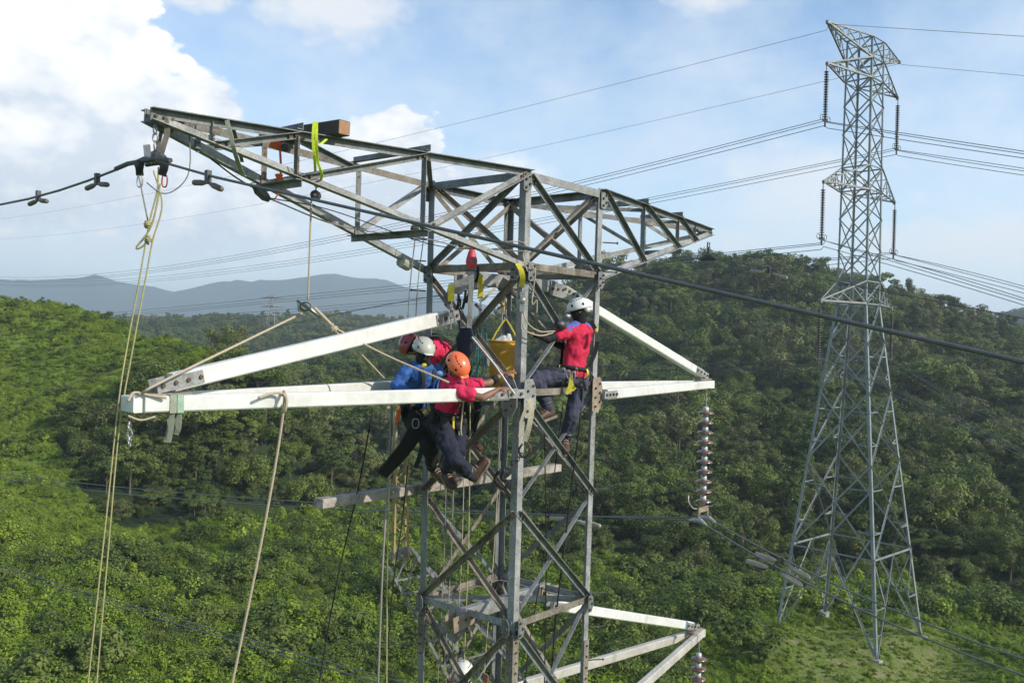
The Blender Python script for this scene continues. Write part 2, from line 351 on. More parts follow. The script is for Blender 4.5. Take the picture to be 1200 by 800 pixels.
# soil / short grass / undergrowth / wood floor
gm = bpy.data.materials.new('grassy_ground'); gm.use_nodes = True; t = gm.node_tree; n = t.nodes; b = n['Principled BSDF']; b.inputs['Roughness'].default_value = 0.95; b.inputs['Specular IOR Level'].default_value = 0.15
geo = n.new('ShaderNodeNewGeometry')
def tn(s, det=6, r=0.6):
    q = n.new('ShaderNodeTexNoise'); q.inputs['Scale'].default_value = s; q.inputs['Detail'].default_value = det; q.inputs['Roughness'].default_value = r; t.links.new(geo.outputs[0], q.inputs[0]); return q.outputs[0]
def ramp(src, *st):
    q = n.new('ShaderNodeValToRGB'); e = q.color_ramp.elements
    while len(e) < len(st): e.new(0.5)
    for k, (p, c) in enumerate(st): e[k].position = p; e[k].color = (*c, 1)
    t.links.new(src, q.inputs[0]); return q.outputs[0]
def mul(f, a, b_):
    q = n.new('ShaderNodeMix'); q.data_type = 'RGBA'; t.links.new(f, q.inputs[0]); t.links.new(a, q.inputs[6]); t.links.new(b_, q.inputs[7]); return q.outputs[2]
green = ramp(tn(0.35, 8), (0.3, (0.065, 0.11, 0.018)), (0.5, (0.13, 0.195, 0.034)), (0.72, (0.22, 0.27, 0.06)))
dirt = ramp(tn(0.8, 8), (0.38, (0.17, 0.23, 0.05)), (0.58, (0.25, 0.24, 0.09)), (0.70, (0.42, 0.33, 0.21)))
sub = n.new('ShaderNodeVectorMath'); sub.operation = 'DISTANCE'; t.links.new(geo.outputs[0], sub.inputs[0]); sub.inputs[1].default_value = (21.0, 53.5, -17.9)
mr = n.new('ShaderNodeMapRange'); mr.inputs[1].default_value = 3.5; mr.inputs[2].default_value = 9.0; mr.inputs[3].default_value = 1; mr.inputs[4].default_value = 0; t.links.new(sub.outputs['Value'], mr.inputs[0])
nm = n.new('ShaderNodeMath'); nm.operation = 'MULTIPLY'; t.links.new(mr.outputs[0], nm.inputs[0])
nn_ = n.new('ShaderNodeMath'); nn_.operation = 'MULTIPLY'; nn_.use_clamp = True; nn_.inputs[1].default_value = 1.7; t.links.new(tn(0.25), nn_.inputs[0]); t.links.new(nn_.outputs[0], nm.inputs[1])
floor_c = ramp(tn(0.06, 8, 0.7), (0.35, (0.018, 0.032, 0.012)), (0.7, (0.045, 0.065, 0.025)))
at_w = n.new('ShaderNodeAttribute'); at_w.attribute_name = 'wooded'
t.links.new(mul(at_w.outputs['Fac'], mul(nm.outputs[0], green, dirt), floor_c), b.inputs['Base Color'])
bp = n.new('ShaderNodeBump'); bp.inputs['Strength'].default_value = 0.9; bp.inputs['Distance'].default_value = 0.25; t.links.new(tn(3, 8, 0.7), bp.inputs['Height']); t.links.new(bp.outputs[0], b.inputs['Normal'])
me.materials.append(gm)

# ------------------------------------------------------------------ foliage
def leafmat(name, dark, light, tr=0.22):
    m = bpy.data.materials.new(name); m.use_nodes = True; t = m.node_tree; n = t.nodes
    b = n['Principled BSDF']; b.inputs['Roughness'].default_value = 0.55; b.inputs['Specular IOR Level'].default_value = 0.25
    oi = n.new('ShaderNodeObjectInfo'); ge = n.new('ShaderNodeNewGeometry')
    a = n.new('ShaderNodeMath'); a.operation = 'MULTIPLY_ADD'; a.inputs[1].default_value = 0.62; t.links.new(oi.outputs['Random'], a.inputs[0])
    c = n.new('ShaderNodeMath'); c.operation = 'MULTIPLY'; c.inputs[1].default_value = 0.38; t.links.new(ge.outputs['Random Per Island'], c.inputs[0]); t.links.new(c.outputs[0], a.inputs[2])
    r = n.new('ShaderNodeValToRGB'); e = r.color_ramp.elements; e[0].position = 0.1; e[0].color = (*dark, 1); e[1].position = 0.9; e[1].color = (*light, 1)
    t.links.new(a.outputs[0], r.inputs[0])
    t.links.new(r.outputs[0], b.inputs['Base Color'])
    tr_ = n.new('ShaderNodeBsdfTranslucent'); t.links.new(r.outputs[0], tr_.inputs[0])
    mx_ = n.new('ShaderNodeMixShader'); mx_.inputs[0].default_value = tr; t.links.new(b.outputs[0], mx_.inputs[1]); t.links.new(tr_.outputs[0], mx_.inputs[2])
    t.links.new(mx_.outputs[0], n['Material Output'].inputs[0]); return m
L_dark = leafmat('dark_leaves', (0.036, 0.062, 0.014), (0.110, 0.145, 0.032))
L_mid = leafmat('mid_leaves', (0.064, 0.102, 0.018), (0.172, 0.215, 0.042))
L_dry = leafmat('dry_leaves', (0.084, 0.100, 0.028), (0.195, 0.205, 0.068))
L_bri = leafmat('bright_leaves', (0.092, 0.158, 0.014), (0.262, 0.345, 0.034))
L_bri2 = leafmat('young_leaves', (0.135, 0.208, 0.018), (0.345, 0.430, 0.055))
bark = mat('bark', (0.16, 0.12, 0.09), 0.9, 0, 0.3, 3, 0.4)
rn = np.random.RandomState(11)
def leaves(cl, nl, size, up_bias=0.5, flat=1.0):
    """cl: clump list (x,y,z,r); nl leaves in all; folded leaf blades of two faces"""
    cl = np.array(cl, float); w = cl[:, 3]**2; w /= w.sum(); ix = rn.choice(len(cl), nl, p=w)
    d = rn.normal(size=(nl, 3)); d /= np.linalg.norm(d, axis=1)[:, None]; rad = rn.rand(nl)**0.35
    P = cl[ix, :3]+d*(cl[ix, 3]*rad)[:, None]*np.array([1, 1, flat])
    nrm = d*0.8+np.array([0, 0, up_bias])+rn.normal(size=(nl, 3))*0.45; nrm /= np.linalg.norm(nrm, axis=1)[:, None]
    a = np.cross(nrm, rn.normal(size=(nl, 3))); a /= np.linalg.norm(a, axis=1)[:, None]; b = np.cross(nrm, a)
    s = size*(0.6+0.8*rn.rand(nl))[:, None]
    q = np.stack([P-a*s, P+b*s*0.55-nrm*s*0.18, P+a*s, P-b*s*0.55-nrm*s*0.18], 1).reshape(-1, 3)
    idx = np.arange(nl)*4
    tri = np.stack([np.stack([idx, idx+1, idx+2], 1), np.stack([idx, idx+2, idx+3], 1)], 1).reshape(-1, 3)
    return q, tri
def leafmesh(name, q, tri, m):
    me = bpy.data.meshes.new(name); me.vertices.add(len(q)); me.vertices.foreach_set('co', q.astype(np.float32).ravel())
    me.loops.add(len(tri)*3); me.loops.foreach_set('vertex_index', tri.astype(np.int32).ravel())
    me.polygons.add(len(tri)); me.polygons.foreach_set('loop_start', np.arange(len(tri))*3); me.polygons.foreach_set('loop_total', np.full(len(tri), 3))
    me.update(calc_edges=True); me.validate(); me.materials.append(m); return me
def crown(kind, H, W, n, size):
    cl = []
    k = {'round': 22, 'umbrella': 18, 'tall': 20, 'loose': 16}[kind]
    for i in range(k):
        a = rn.rand()*2*PI; r = W*rn.rand()**0.5; 
        if kind == 'round': z = H*(0.22+0.62*rn.rand()*math.sqrt(max(0, 1-(r/W)**2)*0.9+0.1)); c = W*(0.26+0.2*rn.rand())
        elif kind == 'umbrella': z = H*(0.5+0.35*(1-(r/W)**2)+0.10*rn.rand()); c = W*(0.2+0.14*rn.rand())
        elif kind == 'tall': z = H*(0.15+0.78*i/k); r *= (1.05-0.75*(i/k)); c = W*(0.28+0.2*rn.rand())*(1.15-0.5*i/k)
        else: z = H*(0.22+0.68*rn.rand()); c = W*(0.2+0.18*rn.rand())
        cl.append((r*math.cos(a), r*math.sin(a), z, c))
    q, tri = leaves(cl, n, size, 0.55, 0.72 if kind != 'umbrella' else 0.42); return q, tri, cl
def trunk(H, cl):
    mb = MB(); top = V((rn.rand()*0.4-0.2, rn.rand()*0.4-0.2, H*0.62))
    mb.loft([(V((0, 0, -1.2)), V((0.17*H/6, 0, 0)), V((0, 0.17*H/6, 0))), (V((0.05, 0, H*0.3)), V((0.11*H/6, 0, 0)), V((0, 0.11*H/6, 0))), (top, V((0.06*H/6, 0, 0)), V((0, 0.06*H/6, 0)))], 6)
    for c in cl[::3][:6]:
        p0 = V((0.04, 0, H*0.32)).lerp(top, rn.rand()); mb.loft([(p0, V((0.05, 0, 0)), V((0, 0.05, 0))), (V(c[:3]), V((0.015, 0, 0)), V((0, 0.015, 0)))], 4)
    me = bpy.data.meshes.new('trunk'); me.from_pydata([tuple(x) for x in mb.v], [], mb.f); me.materials.append(bark); me.update(); return me
KINDS = []   # (crown mesh, trunk mesh, joined mesh, label kind)
spec = [('round', 6.0, 2.7, 4200, .145, L_dark), ('round', 6.8, 3.1, 4600, .15, L_mid), ('umbrella', 6.2, 3.3, 4000, .15, L_mid), ('tall', 7.4, 2.3, 3800, .145, L_dark),
        ('loose', 7.0, 2.6, 2600, .15, L_dry), ('round', 5.2, 2.9, 3800, .15, L_dry), ('umbrella', 5.6, 3.0, 3800, .145, L_dark), ('round', 7.4, 2.6, 4200, .15, L_mid)]
src_trees = bpy.data.collections.new('tree_sources')
def hidden(col, name, me):
    o = bpy.data.objects.new(name, me); col.objects.link(o); return o
for kd, H, W, nl, s, m in spec:
    q, tri, cl = crown(kd, H, W, nl, s); cm = leafmesh('crown', q, tri, m); tm = trunk(H, cl)
    # joined copy for the far wood
    q2, tri2 = q, tri; tv_ = np.array([tuple(v.co) for v in tm.vertices]); 
    jm = leafmesh('wood_tree', q, tri, m)
    bm = bmesh.new(); bm.from_mesh(jm); jm.materials.append(bark); k0 = len(bm.faces); bm.from_mesh(tm); bm.faces.ensure_lookup_table()
    for f in bm.faces[k0:]: f.material_index = 1
    bm.to_mesh(jm); bm.free()
    KINDS.append((cm, tm, jm, kd, m)); 
    hidden(src_trees, 'wood_tree_%02d' % len(KINDS), jm)
def bush(W, H, n, size, m, k=10):
    cl = []
    for i in range(k):
        a = rn.rand()*2*PI; r = W*rn.rand()**0.6; cl.append((r*math.cos(a), r*math.sin(a), H*(0.15+0.6*rn.rand()*(1-(r/W)**2*0.7)), W*(0.28+0.2*rn.rand())))
    q, tri = leaves(cl, n, size, 0.8, 0.75); return leafmesh('shrub', q, tri, m)
src_bush = bpy.data.collections.new('bush_sources')
BUSH = [bush(0.9, 1.1, 1000, .065, L_bri), bush(1.1, 1.0, 1200, .07, L_bri), bush(0.7, 1.5, 900, .075, L_bri), bush(1.2, 0.6, 1100, .06, L_bri2), bush(0.8, 1.8, 1000, .08, L_mid), bush(1.3, 1.4, 1400, .075, L_mid), bush(0.5, 1.0, 140, .21, L_bri2, 5)]
for i, b_ in enumerate(BUSH): hidden(src_bush, 'bush_%02d' % i, b_)

def scatter(name, col, P, rot, scl, idx):
    me = bpy.data.meshes.new(name); me.vertices.add(len(P)); me.vertices.foreach_set('co', P.astype(np.float32).ravel())
    me.attributes.new('rot', 'FLOAT_VECTOR', 'POINT').data.foreach_set('vector', rot.astype(np.float32).ravel())
    me.attributes.new('scl', 'FLOAT', 'POINT').data.foreach_set('value', scl.astype(np.float32))
    me.attributes.new('idx', 'INT', 'POINT').data.foreach_set('value', idx.astype(np.int32))
    o = bpy.data.objects.new(name, me); COL.objects.link(o)
    ng = bpy.data.node_groups.new(name, 'GeometryNodeTree'); ng.interface.new_socket('Geometry', in_out='INPUT', socket_type='NodeSocketGeometry'); ng.interface.new_socket('Geometry', in_out='OUTPUT', socket_type='NodeSocketGeometry')
    N = ng.nodes.new; gi = N('NodeGroupInput'); go = N('NodeGroupOutput'); ip = N('GeometryNodeInstanceOnPoints'); ci = N('GeometryNodeCollectionInfo')
    ci.inputs['Collection'].default_value = col; ci.inputs['Separate Children'].default_value = True; ci.inputs['Reset Children'].default_value = True
    def at_(nm_, tp):
        a = N('GeometryNodeInputNamedAttribute'); a.data_type = tp; a.inputs['Name'].default_value = nm_; return a.outputs['Attribute']
    l = ng.links.new; l(gi.outputs[0], ip.inputs['Points']); l(ci.outputs[0], ip.inputs['Instance']); ip.inputs['Pick Instance'].default_value = True
    l(at_('idx', 'INT'), ip.inputs['Instance Index']); l(at_('scl', 'FLOAT'), ip.inputs['Scale']); l(at_('rot', 'FLOAT_VECTOR'), ip.inputs['Rotation']); l(ip.outputs[0], go.inputs[0])
    md = o.modifiers.new('scatter', 'NODES'); md.node_group = ng; return o

# where wood stands and where only undergrowth does (as surveyed from the photograph)
LOX = [-400, 0, 60, 100, 140, 300, 450, 520, 600, 700, 760, 900, 1000, 1100, 1200, 1600]
LOY = [345, 345, 510, 590, 620, 608, 590, 600, 640, 660, 676, 676, 686, 692, 700, 705]
UPX = [-400, 60, 65, 110, 170, 250, 260]; UPY = [900, 900, 515, 490, 466, 436, 0]
def pixa(X, Y, Z):
    x = X/Y; y = -(Z+Y*PITCH)/Y; return 600+F*(cr*x-sr*y), 400+F*(sr*x+cr*y)
def zones(X, Y, Z):
    px, py = pixa(X, Y, Z)
    lo = np.interp(px, LOX, LOY); upb = np.interp(px, UPX, UPY)
    wood = (py < lo) & ((py > upb) | (px > 262)) | (Y > 155)
    lefthill = (px < 262) & (Y < 128) & (py < upb)
    wood &= ~lefthill; wood &= ~((px < 262) & (Y < 165))|((py < lo) & (py > upb) & (px > 60) & (Y < 135))
    return wood, px, py
def jgrid(az0, az1, y0, y1, step):
    """jittered grid in the plan"""
    xs = np.arange(y1*az0, y1*az1, step); ys = np.arange(y0, y1, step); X, Y = np.meshgrid(xs, ys); X = X.ravel()+rn.uniform(-.48, .48, X.size)*step; Y = Y.ravel()+rn.uniform(-.48, .48, Y.size)*step
    k = (X > Y*az0-12) & (X < Y*az1+12) & (Y > y0); return X[k], Y[k]
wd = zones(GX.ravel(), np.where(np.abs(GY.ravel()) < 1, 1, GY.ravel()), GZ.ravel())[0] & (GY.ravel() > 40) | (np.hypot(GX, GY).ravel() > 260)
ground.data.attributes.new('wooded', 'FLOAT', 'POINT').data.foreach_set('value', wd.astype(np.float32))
# undergrowth
X, Y = jgrid(-0.75, 0.75, 34, 165, 0.86)
Z = height(X, Y); wood, px, py = zones(X, Y, Z)
clear = np.exp(-(((X-23.5)/8.5)**2+((Y-52)/6.0)**2))
keep = (~wood) & (rn.rand(len(X)) > clear*1.6) & (Y < 140)
# bushes thin out and shrink on the mown strip right of the far tower
strip = (X > 14) & (Y < 62) 
keep &= ~(strip & (rn.rand(len(X)) < 0.25))
X, Y, Z, px, py = X[keep], Y[keep], Z[keep], px[keep], py[keep]
strip = (X > 10) & (Y < 62)
patch = wob(X, Y, 0.25, 0.5, 5)
idx = rn.randint(0, 4, len(X)); idx[(patch > 0.25) & (rn.rand(len(X)) < .65)] = 4; idx[(patch < -0.3) & (rn.rand(len(X)) < .6)] = 5; idx[(rn.rand(len(X)) < .10)] = 5; idx[rn.rand(len(X)) < 0.10] = 6
scl = (0.50+1.05*rn.rand(len(X))**1.5)*(1+0.35*patch); scl = np.clip(scl, 0.4, 1.9); scl[strip] *= 0.45
sm = (px < 270) & (Y > 74); scl[sm] *= 0.62; idx[sm] = rn.choice([0, 1, 3, 3, 3, 6, 3, 4], sm.sum())
st = scatter('undergrowth', src_bush, np.stack([X, Y, Z-0.12], 1), np.stack([rn.normal(size=len(X))*.12, rn.normal(size=len(X))*.12, rn.rand(len(X))*6.28], 1), scl, idx)
tagit(st, 'bright green shrubs and creepers covering the slope in front of the wood', 'undergrowth', kind='stuff')
# low plants between them
X, Y = jgrid(-0.72, 0.72, 40, 128, 0.56); Z = height(X, Y); wood, px, py = zones(X, Y, Z)
clear = np.exp(-(((X-21.0)/6.5)**2+((Y-53)/5.0)**2)); keep = (~wood) & (rn.rand(len(X)) > clear*0.55) & (rn.rand(len(X)) < .85)
X, Y, Z = X[keep], Y[keep], Z[keep]; scl = 0.28+0.3*rn.rand(len(X)); scl *= np.where(np.exp(-(((X-21.0)/6.5)**2+((Y-53)/5.0)**2)) > .25, .4, 1)
gc = scatter('ground_cover', src_bush, np.stack([X, Y, Z-0.05], 1), np.stack([X*0, X*0, rn.rand(len(X))*6.28], 1), scl, rn.randint(0, 4, len(X)))
tagit(gc, 'low green ground cover and weeds between the shrubs', 'ground cover', kind='stuff')
# grass tufts in the clearing
X = rn.uniform(8, 40, 6000); Y = rn.uniform(40, 66, 6000); Z = height(X, Y); X, Y, Z = [q_[np.exp(-(((X-22)/13)**2+((Y-52)/9)**2)) > .12] for q_ in (X, Y, Z)]
tf = scatter('grass_tufts', src_bush, np.stack([X, Y, Z-0.03], 1), np.stack([X*0, X*0, rn.rand(len(X))*6.28], 1), 0.10+0.16*rn.rand(len(X))**2, rn.choice([0, 3, 3, 2], len(X)))
tagit(tf, 'short grass tufts and weeds in the clearing round the far tower', 'grass', kind='stuff')
# wood
Xa, Ya = jgrid(-0.68, 0.68, 60, 128, 2.25); Xb, Yb = jgrid(-0.68, 0.68, 128, 330, 3.7)
X = np.concatenate([Xa, Xb]); Y = np.concatenate([Ya, Yb]); Z = height(X, Y); wood, px, py = zones(X, Y, Z)
k = wood & (px > -60) & (px < 1260); X, Y, Z, px, py = X[k], Y[k], Z[k], px[k], py[k]
X2, Y2 = jgrid(-0.68, 0.68, 330, 760, 6.5); Z2 = height(X2, Y2)
# group by patches so that kinds cluster
def kinds(X, Y):
    p = wob(X, Y, 0.07, 1.0, 12); i = rn.randint(0, 8, len(X)); i[(i == 5) & (rn.rand(len(X)) < .5)] = 1; i[(p > 1.0) & (rn.rand(len(X)) < .5)] = 4; i[(p < -0.5) & (rn.rand(len(X)) < .5)] = 0; return i
ki = kinds(X, Y); sc_ = 0.62+0.85*rn.rand(len(X))**1.8; sc_ *= np.interp(Y, [60, 100, 128, 132, 200], [0.56, 0.66, 0.74, 0.85, 1.0]); sc_[(rn.rand(len(X)) < .10)] *= 1.45; sc_ = np.clip(sc_, .45, 1.9)
sc_ *= np.interp(np.interp(px, LOX, LOY)-py, [0, 15, 55], [.5, .6, 1.0])
order = np.argsort(Y); near = [i for i in order if 20 < px[i] < 1190 and Y[i] < 320][:290]
far_mask = np.ones(len(X), bool); far_mask[near] = False
XX = np.concatenate([X[far_mask], X2]); YY = np.concatenate([Y[far_mask], Y2]); ZZ = np.concatenate([Z[far_mask], Z2])
SS = np.concatenate([sc_[far_mask], 0.95+0.6*rn.rand(len(X2))]); KK = np.concatenate([ki[far_mask], kinds(X2, Y2)])
fo = scatter('wood', src_trees, np.stack([XX, YY, ZZ-0.3], 1), np.stack([XX*0, XX*0, rn.rand(len(XX))*6.28], 1), SS, KK)
tagit(fo, 'dense green wood covering the hills to the ridge', 'wood', kind='stuff')
kn = {'round': 'round-crowned', 'umbrella': 'flat-topped spreading', 'tall': 'tall narrow', 'loose': 'loose dry'}
def tree(kidx, x, y, z, s, label, group):
    cm, tm, jm, kd, m = KINDS[kidx]
    r = bpy.data.objects.new('tree', None); COL.objects.link(r); r.location = (x, y, z-0.3); r.scale = (s, s, s*(0.9+0.25*random.random())); r.rotation_euler = (0, 0, random.random()*6.28)
    tagit(r, label, 'tree', group)
    for nm_, me_ in (('crown', cm), ('trunk', tm)):
        c = bpy.data.objects.new(nm_, me_); COL.objects.link(c); c.parent = r
    return r
for i in near:
    a = px[i]; kd = KINDS[ki[i]][3]; tone = {'dark_leaves': 'dark green', 'mid_leaves': 'mid green', 'dry_leaves': 'brownish green'}[KINDS[ki[i]][4].name]
    side = 'left of the near tower' if a < 480 else ('behind the near tower' if a < 720 else ('between the two towers' if a < 920 else 'right of the far tower'))
    lb = '%s %s tree of the front wood, %s' % (tone, kn[kd], side)
    tree(ki[i], X[i], Y[i], Z[i], sc_[i], lb, lb.split(',')[0]+'s '+side)
# a few trees that stand out against the sky
def gz(x, y): return float(height(np.array([x]), np.array([y]))[0])
def sky_tree(px_, d, kidx, s, label):
    p = at(px_, 400, d); tree(kidx, p.x, p.y, gz(p.x, p.y), s, label, None)
for a in [(896,229,2,1.35,'tallest spreading tree on the hilltop left of the far tower'),(938,232,3,1.0,'narrow tree on the hilltop close left of the far tower'),(1062,222,3,1.45,'tall tree on the ridge just right of the far tower'),
          (1118,219,0,1.3,'round tree on the falling ridge midway to the right picture edge'),(1090,224,4,1.2,'thin bare-looking tree on the ridge between two fuller ones'),(856,228,1,1.1,'broad tree on the hilltop beside the upper arm tip'),
          (126,124,0,0.32,'lone dark tree on the crest of the bright left hill'),(142,124,1,0.26,'small tree beside the lone dark one on the left hill crest'),(410,600,0,2.0,'large round tree on the distant ridge behind the rope pulley'),(48,128,7,0.2,'small sapling high on the skyline of the left hill')]: sky_tree(*a)
def shrub(px_, py_, d, kidx, s, label):
    p = at(px_, py_, d); p.z = gz(p.x, p.y); o = bpy.data.objects.new('shrub', BUSH[kidx]); COL.objects.link(o); o.location = p; o.scale = (s, s, s*0.9); o.rotation_euler = (0, 0, px_); tagit(o, label, 'shrub')
for a in [(795,735,60,5,2.0,'big dark shrub above the tip of the lower arm'),(875,775,52,4,2.1,'tall leafy shrub in the bottom foreground left of the far tower'),(1165,715,64,5,2.2,'broad dark shrub on the slope right of the far tower'),
          (855,715,63,5,1.8,'rounded shrub left of the far tower feet'),(1140,700,68,5,1.9,'rounded shrub behind the broad one right of the far tower'),(60,730,57,4,1.4,'dense shrub near the lower left corner'),(240,640,80,5,1.5,'shrub at the wood edge behind the yellow haul ropes')]: shrub(*a)

# ------------------------------------------------------------------ near tower
ZB = gz(TC.x, TC.y)
tower = thing('transmission_tower', 'near galvanised lattice tower with white arms where four men work', 'pylon', (TC.x, TC.y, ZB), YAW)
H0 = 0.735
def half(z):
    return H0-0.004*(1.8-z) if z > -4.7 else (H0-0.026)+(-4.7-z)*0.085
CR = {'A': (-1, -1), 'B': (1, -1), 'C': (1, 1), 'D': (-1, 1)}
def leg(n, z, off=0.0):
    a, b = CR[n]; h = half(z)-off; return T(a*h, b*h, z)
ZL = [1.8, 0.766, -0.6, -1.83, -3.1, -4.64, -6.0, -7.7, -9.8, -12.3, -15.2, -18.4]
mats3 = [steel, steel_w, steel_l]
# each leg: top part of heavy angle with splices
for n, (a, b) in CR.items():
    zs = [1.84, -4.7, ZB+0.3]
    for z0, z1 in zip(zs[:-1], zs[1:]):
        obj('leg', MB().angle(leg(n, z0), leg(n, z1), tv(-a, 0), tv(0, -b), 0.090, 0.009), steel_l if n in 'AB' else steel, tower)
    obj('foundation', MB().box(leg(n, ZB-0.6), leg(n, ZB+0.35), 0.7, 0.7, UD), conc, tower)
    # splice cover plates
    for z0, z1 in ((-3.55, -4.2),) if n in 'BC' else ((-3.2, -3.75),):
        mb = MB().angle(leg(n, z0, -0.010), leg(n, z1, -0.010), tv(-a, 0), tv(0, -b), 0.10, 0.008); s_ = obj('splice_plate', mb, steel_w, tower)
        bb = MB()
        for k in range(5):
            zz = z0+(z1-z0)*(k+.5)/5
            bb.bolt(leg(n, zz, -0.010)+tv(-a*0.05, 0), tv(0, b)); bb.bolt(leg(n, zz, -0.010)+tv(0, -b*0.05), tv(a, 0))
        obj('bolts', bb, rust, s_, kind='stuff')
faces = [('A', 'B', tv(0, -1)), ('A', 'D', tv(-1, 0)), ('D', 'C', tv(0, 1)), ('B', 'C', tv(1, 0))]
FC = {f[0]+f[1]: f for f in faces}
def gusset(p, nrm, w, h, m=plate, nb=4, th=0.010, par=None, rot=0.0):
    nrm = nrm.normalized(); par = par or tower; a = ZD.cross(nrm).normalized()
    mb = MB(); pr = [(-w/2, -h*.42), (-w*.35, -h/2), (w*.15, -h/2), (w/2, -h*.22), (w/2, h*.25), (w*.2, h/2), (-w*.4, h/2), (-w/2, h*.44)]
    mb.prism(pr, p, p+nrm*th, a, ZD); g = obj('gusset_plate', mb, m, par)
    bb = MB()
    for k in range(nb):
        bb.bolt(p+nrm*th+a*w*0.22*(1 if k % 2 else -1)+ZD*h*(-0.32+0.64*k/max(1, nb-1)), nrm, 0.014)
    obj('bolts', bb, rust, g, kind='stuff'); return g
def brace(p0, p1, nrm, w=0.07, m=None, flip=1, out=0.013, name='brace', shrink=-0.01):
    d = (p1-p0).normalized(); side = nrm.cross(d).normalized()*flip
    if flip > 0 and side.z > 0: side = -side      # heel up: the outstanding flange shades the web
    p0 = p0+d*shrink+nrm*out; p1 = p1-d*shrink+nrm*out
    mb = MB().angle(p0-side*w/2, p1-side*w/2, side, nrm, w, 0.007)
    o = obj(name, mb, m or random.choice(mats3), tower)
    bb = MB(); 
    for q, s in ((p0, 1), (p1, -1)): bb.bolt(q+d*s*0.05, -nrm if False else nrm, 0.013, 0.03); bb.bolt(q+d*s*0.11, nrm, 0.013, 0.03)
    obj('bolts', bb, rust, o, kind='stuff'); return o
panels = [(0.72, -0.56), (-0.62, -1.80), (-1.86, -3.06), (-3.14, -4.60), (-4.68, -6.0), (-6.05, -7.7), (-7.75, -9.8), (-9.85, -12.3), (-12.35, -15.2), (-15.25, -18.4)]
for (n0, n1, nr_) in faces:
    for k, (za, zb) in enumerate(panels):
        i0 = 0.022
        brace(leg(n0, za, i0), leg(n1, zb, i0), nr_, 0.060, steel if n1 != 'D' else steel_w, 1, 0.024)
        brace(leg(n0, zb, i0), leg(n1, za, i0), nr_, 0.052, steel_l if n0 == 'A' and n1 == 'B' else steel_w, -1, -0.040)
    for z in (0.766, -0.6, -3.1, -4.64, -9.8):
        m_ = {0.766: steel_w}.get(z, random.choice([steel_w, steel_l]))
        o_ = MB().angle(leg(n0, z, 0.02)+nr_*0.03, leg(n1, z, 0.02)+nr_*0.03, ZD, -nr_, 0.075, 0.008)
        h_ = obj('horizontal_strut', o_, m_, tower)
    # joint plates at the arm level and at the intermediate nodes
    for n_ in (n0, n1):
        q = (leg(n1 if n_ == n0 else n0, 0)-leg(n_, 0)).normalized()
        gusset(leg(n_, -0.62)+q*0.085+nr_*0.062, nr_, 0.20, 0.42, plate if n_ == 'B' else steel_l, 6)
        gusset(leg(n_, 0.74)+q*0.07+nr_*0.055, nr_, 0.13, 0.20, steel, 4)
        gusset(leg(n_, -3.1)+q*0.06+nr_*0.055, nr_, 0.10, 0.20, steel, 3)
# plan braces
obj('plan_brace', MB().angle(leg('D', -3.1, .05), leg('B', -3.1, .05), ZD, tv(1, 1), 0.07, .007), steel_l, tower)
obj('plan_brace', MB().angle(leg('D', 0.80, .05), leg('B', 0.80, .05), ZD, tv(1, 1), 0.07, .007), steel_w, tower)
# middle beams carrying the ties
for z in (0.68, -3.1):
    mb = MB(); mb.box(T(-0.80, 0.0, z), T(0.80, 0.0, z), 0.10, 0.15, ZD, 0.008); obj('tie_beam', mb, steel_l, tower)
    for s in (-1, 1):
        mb = MB()
        for w_ in (-0.065, 0.065): mb.box(T(s*0.62, w_, z-0.02), T(s*0.96, w_, z-0.06), 0.012, 0.17)
        g = obj('tie_bracket', mb, plate if z < 0 else steel_l, tower)
        bb = MB()
        for k in range(3): bb.bolt(T(s*(0.66+0.11*k), -0.071, z-0.03), tv(0, -1), 0.016)
        obj('bolts', bb, rust, g, kind='stuff')
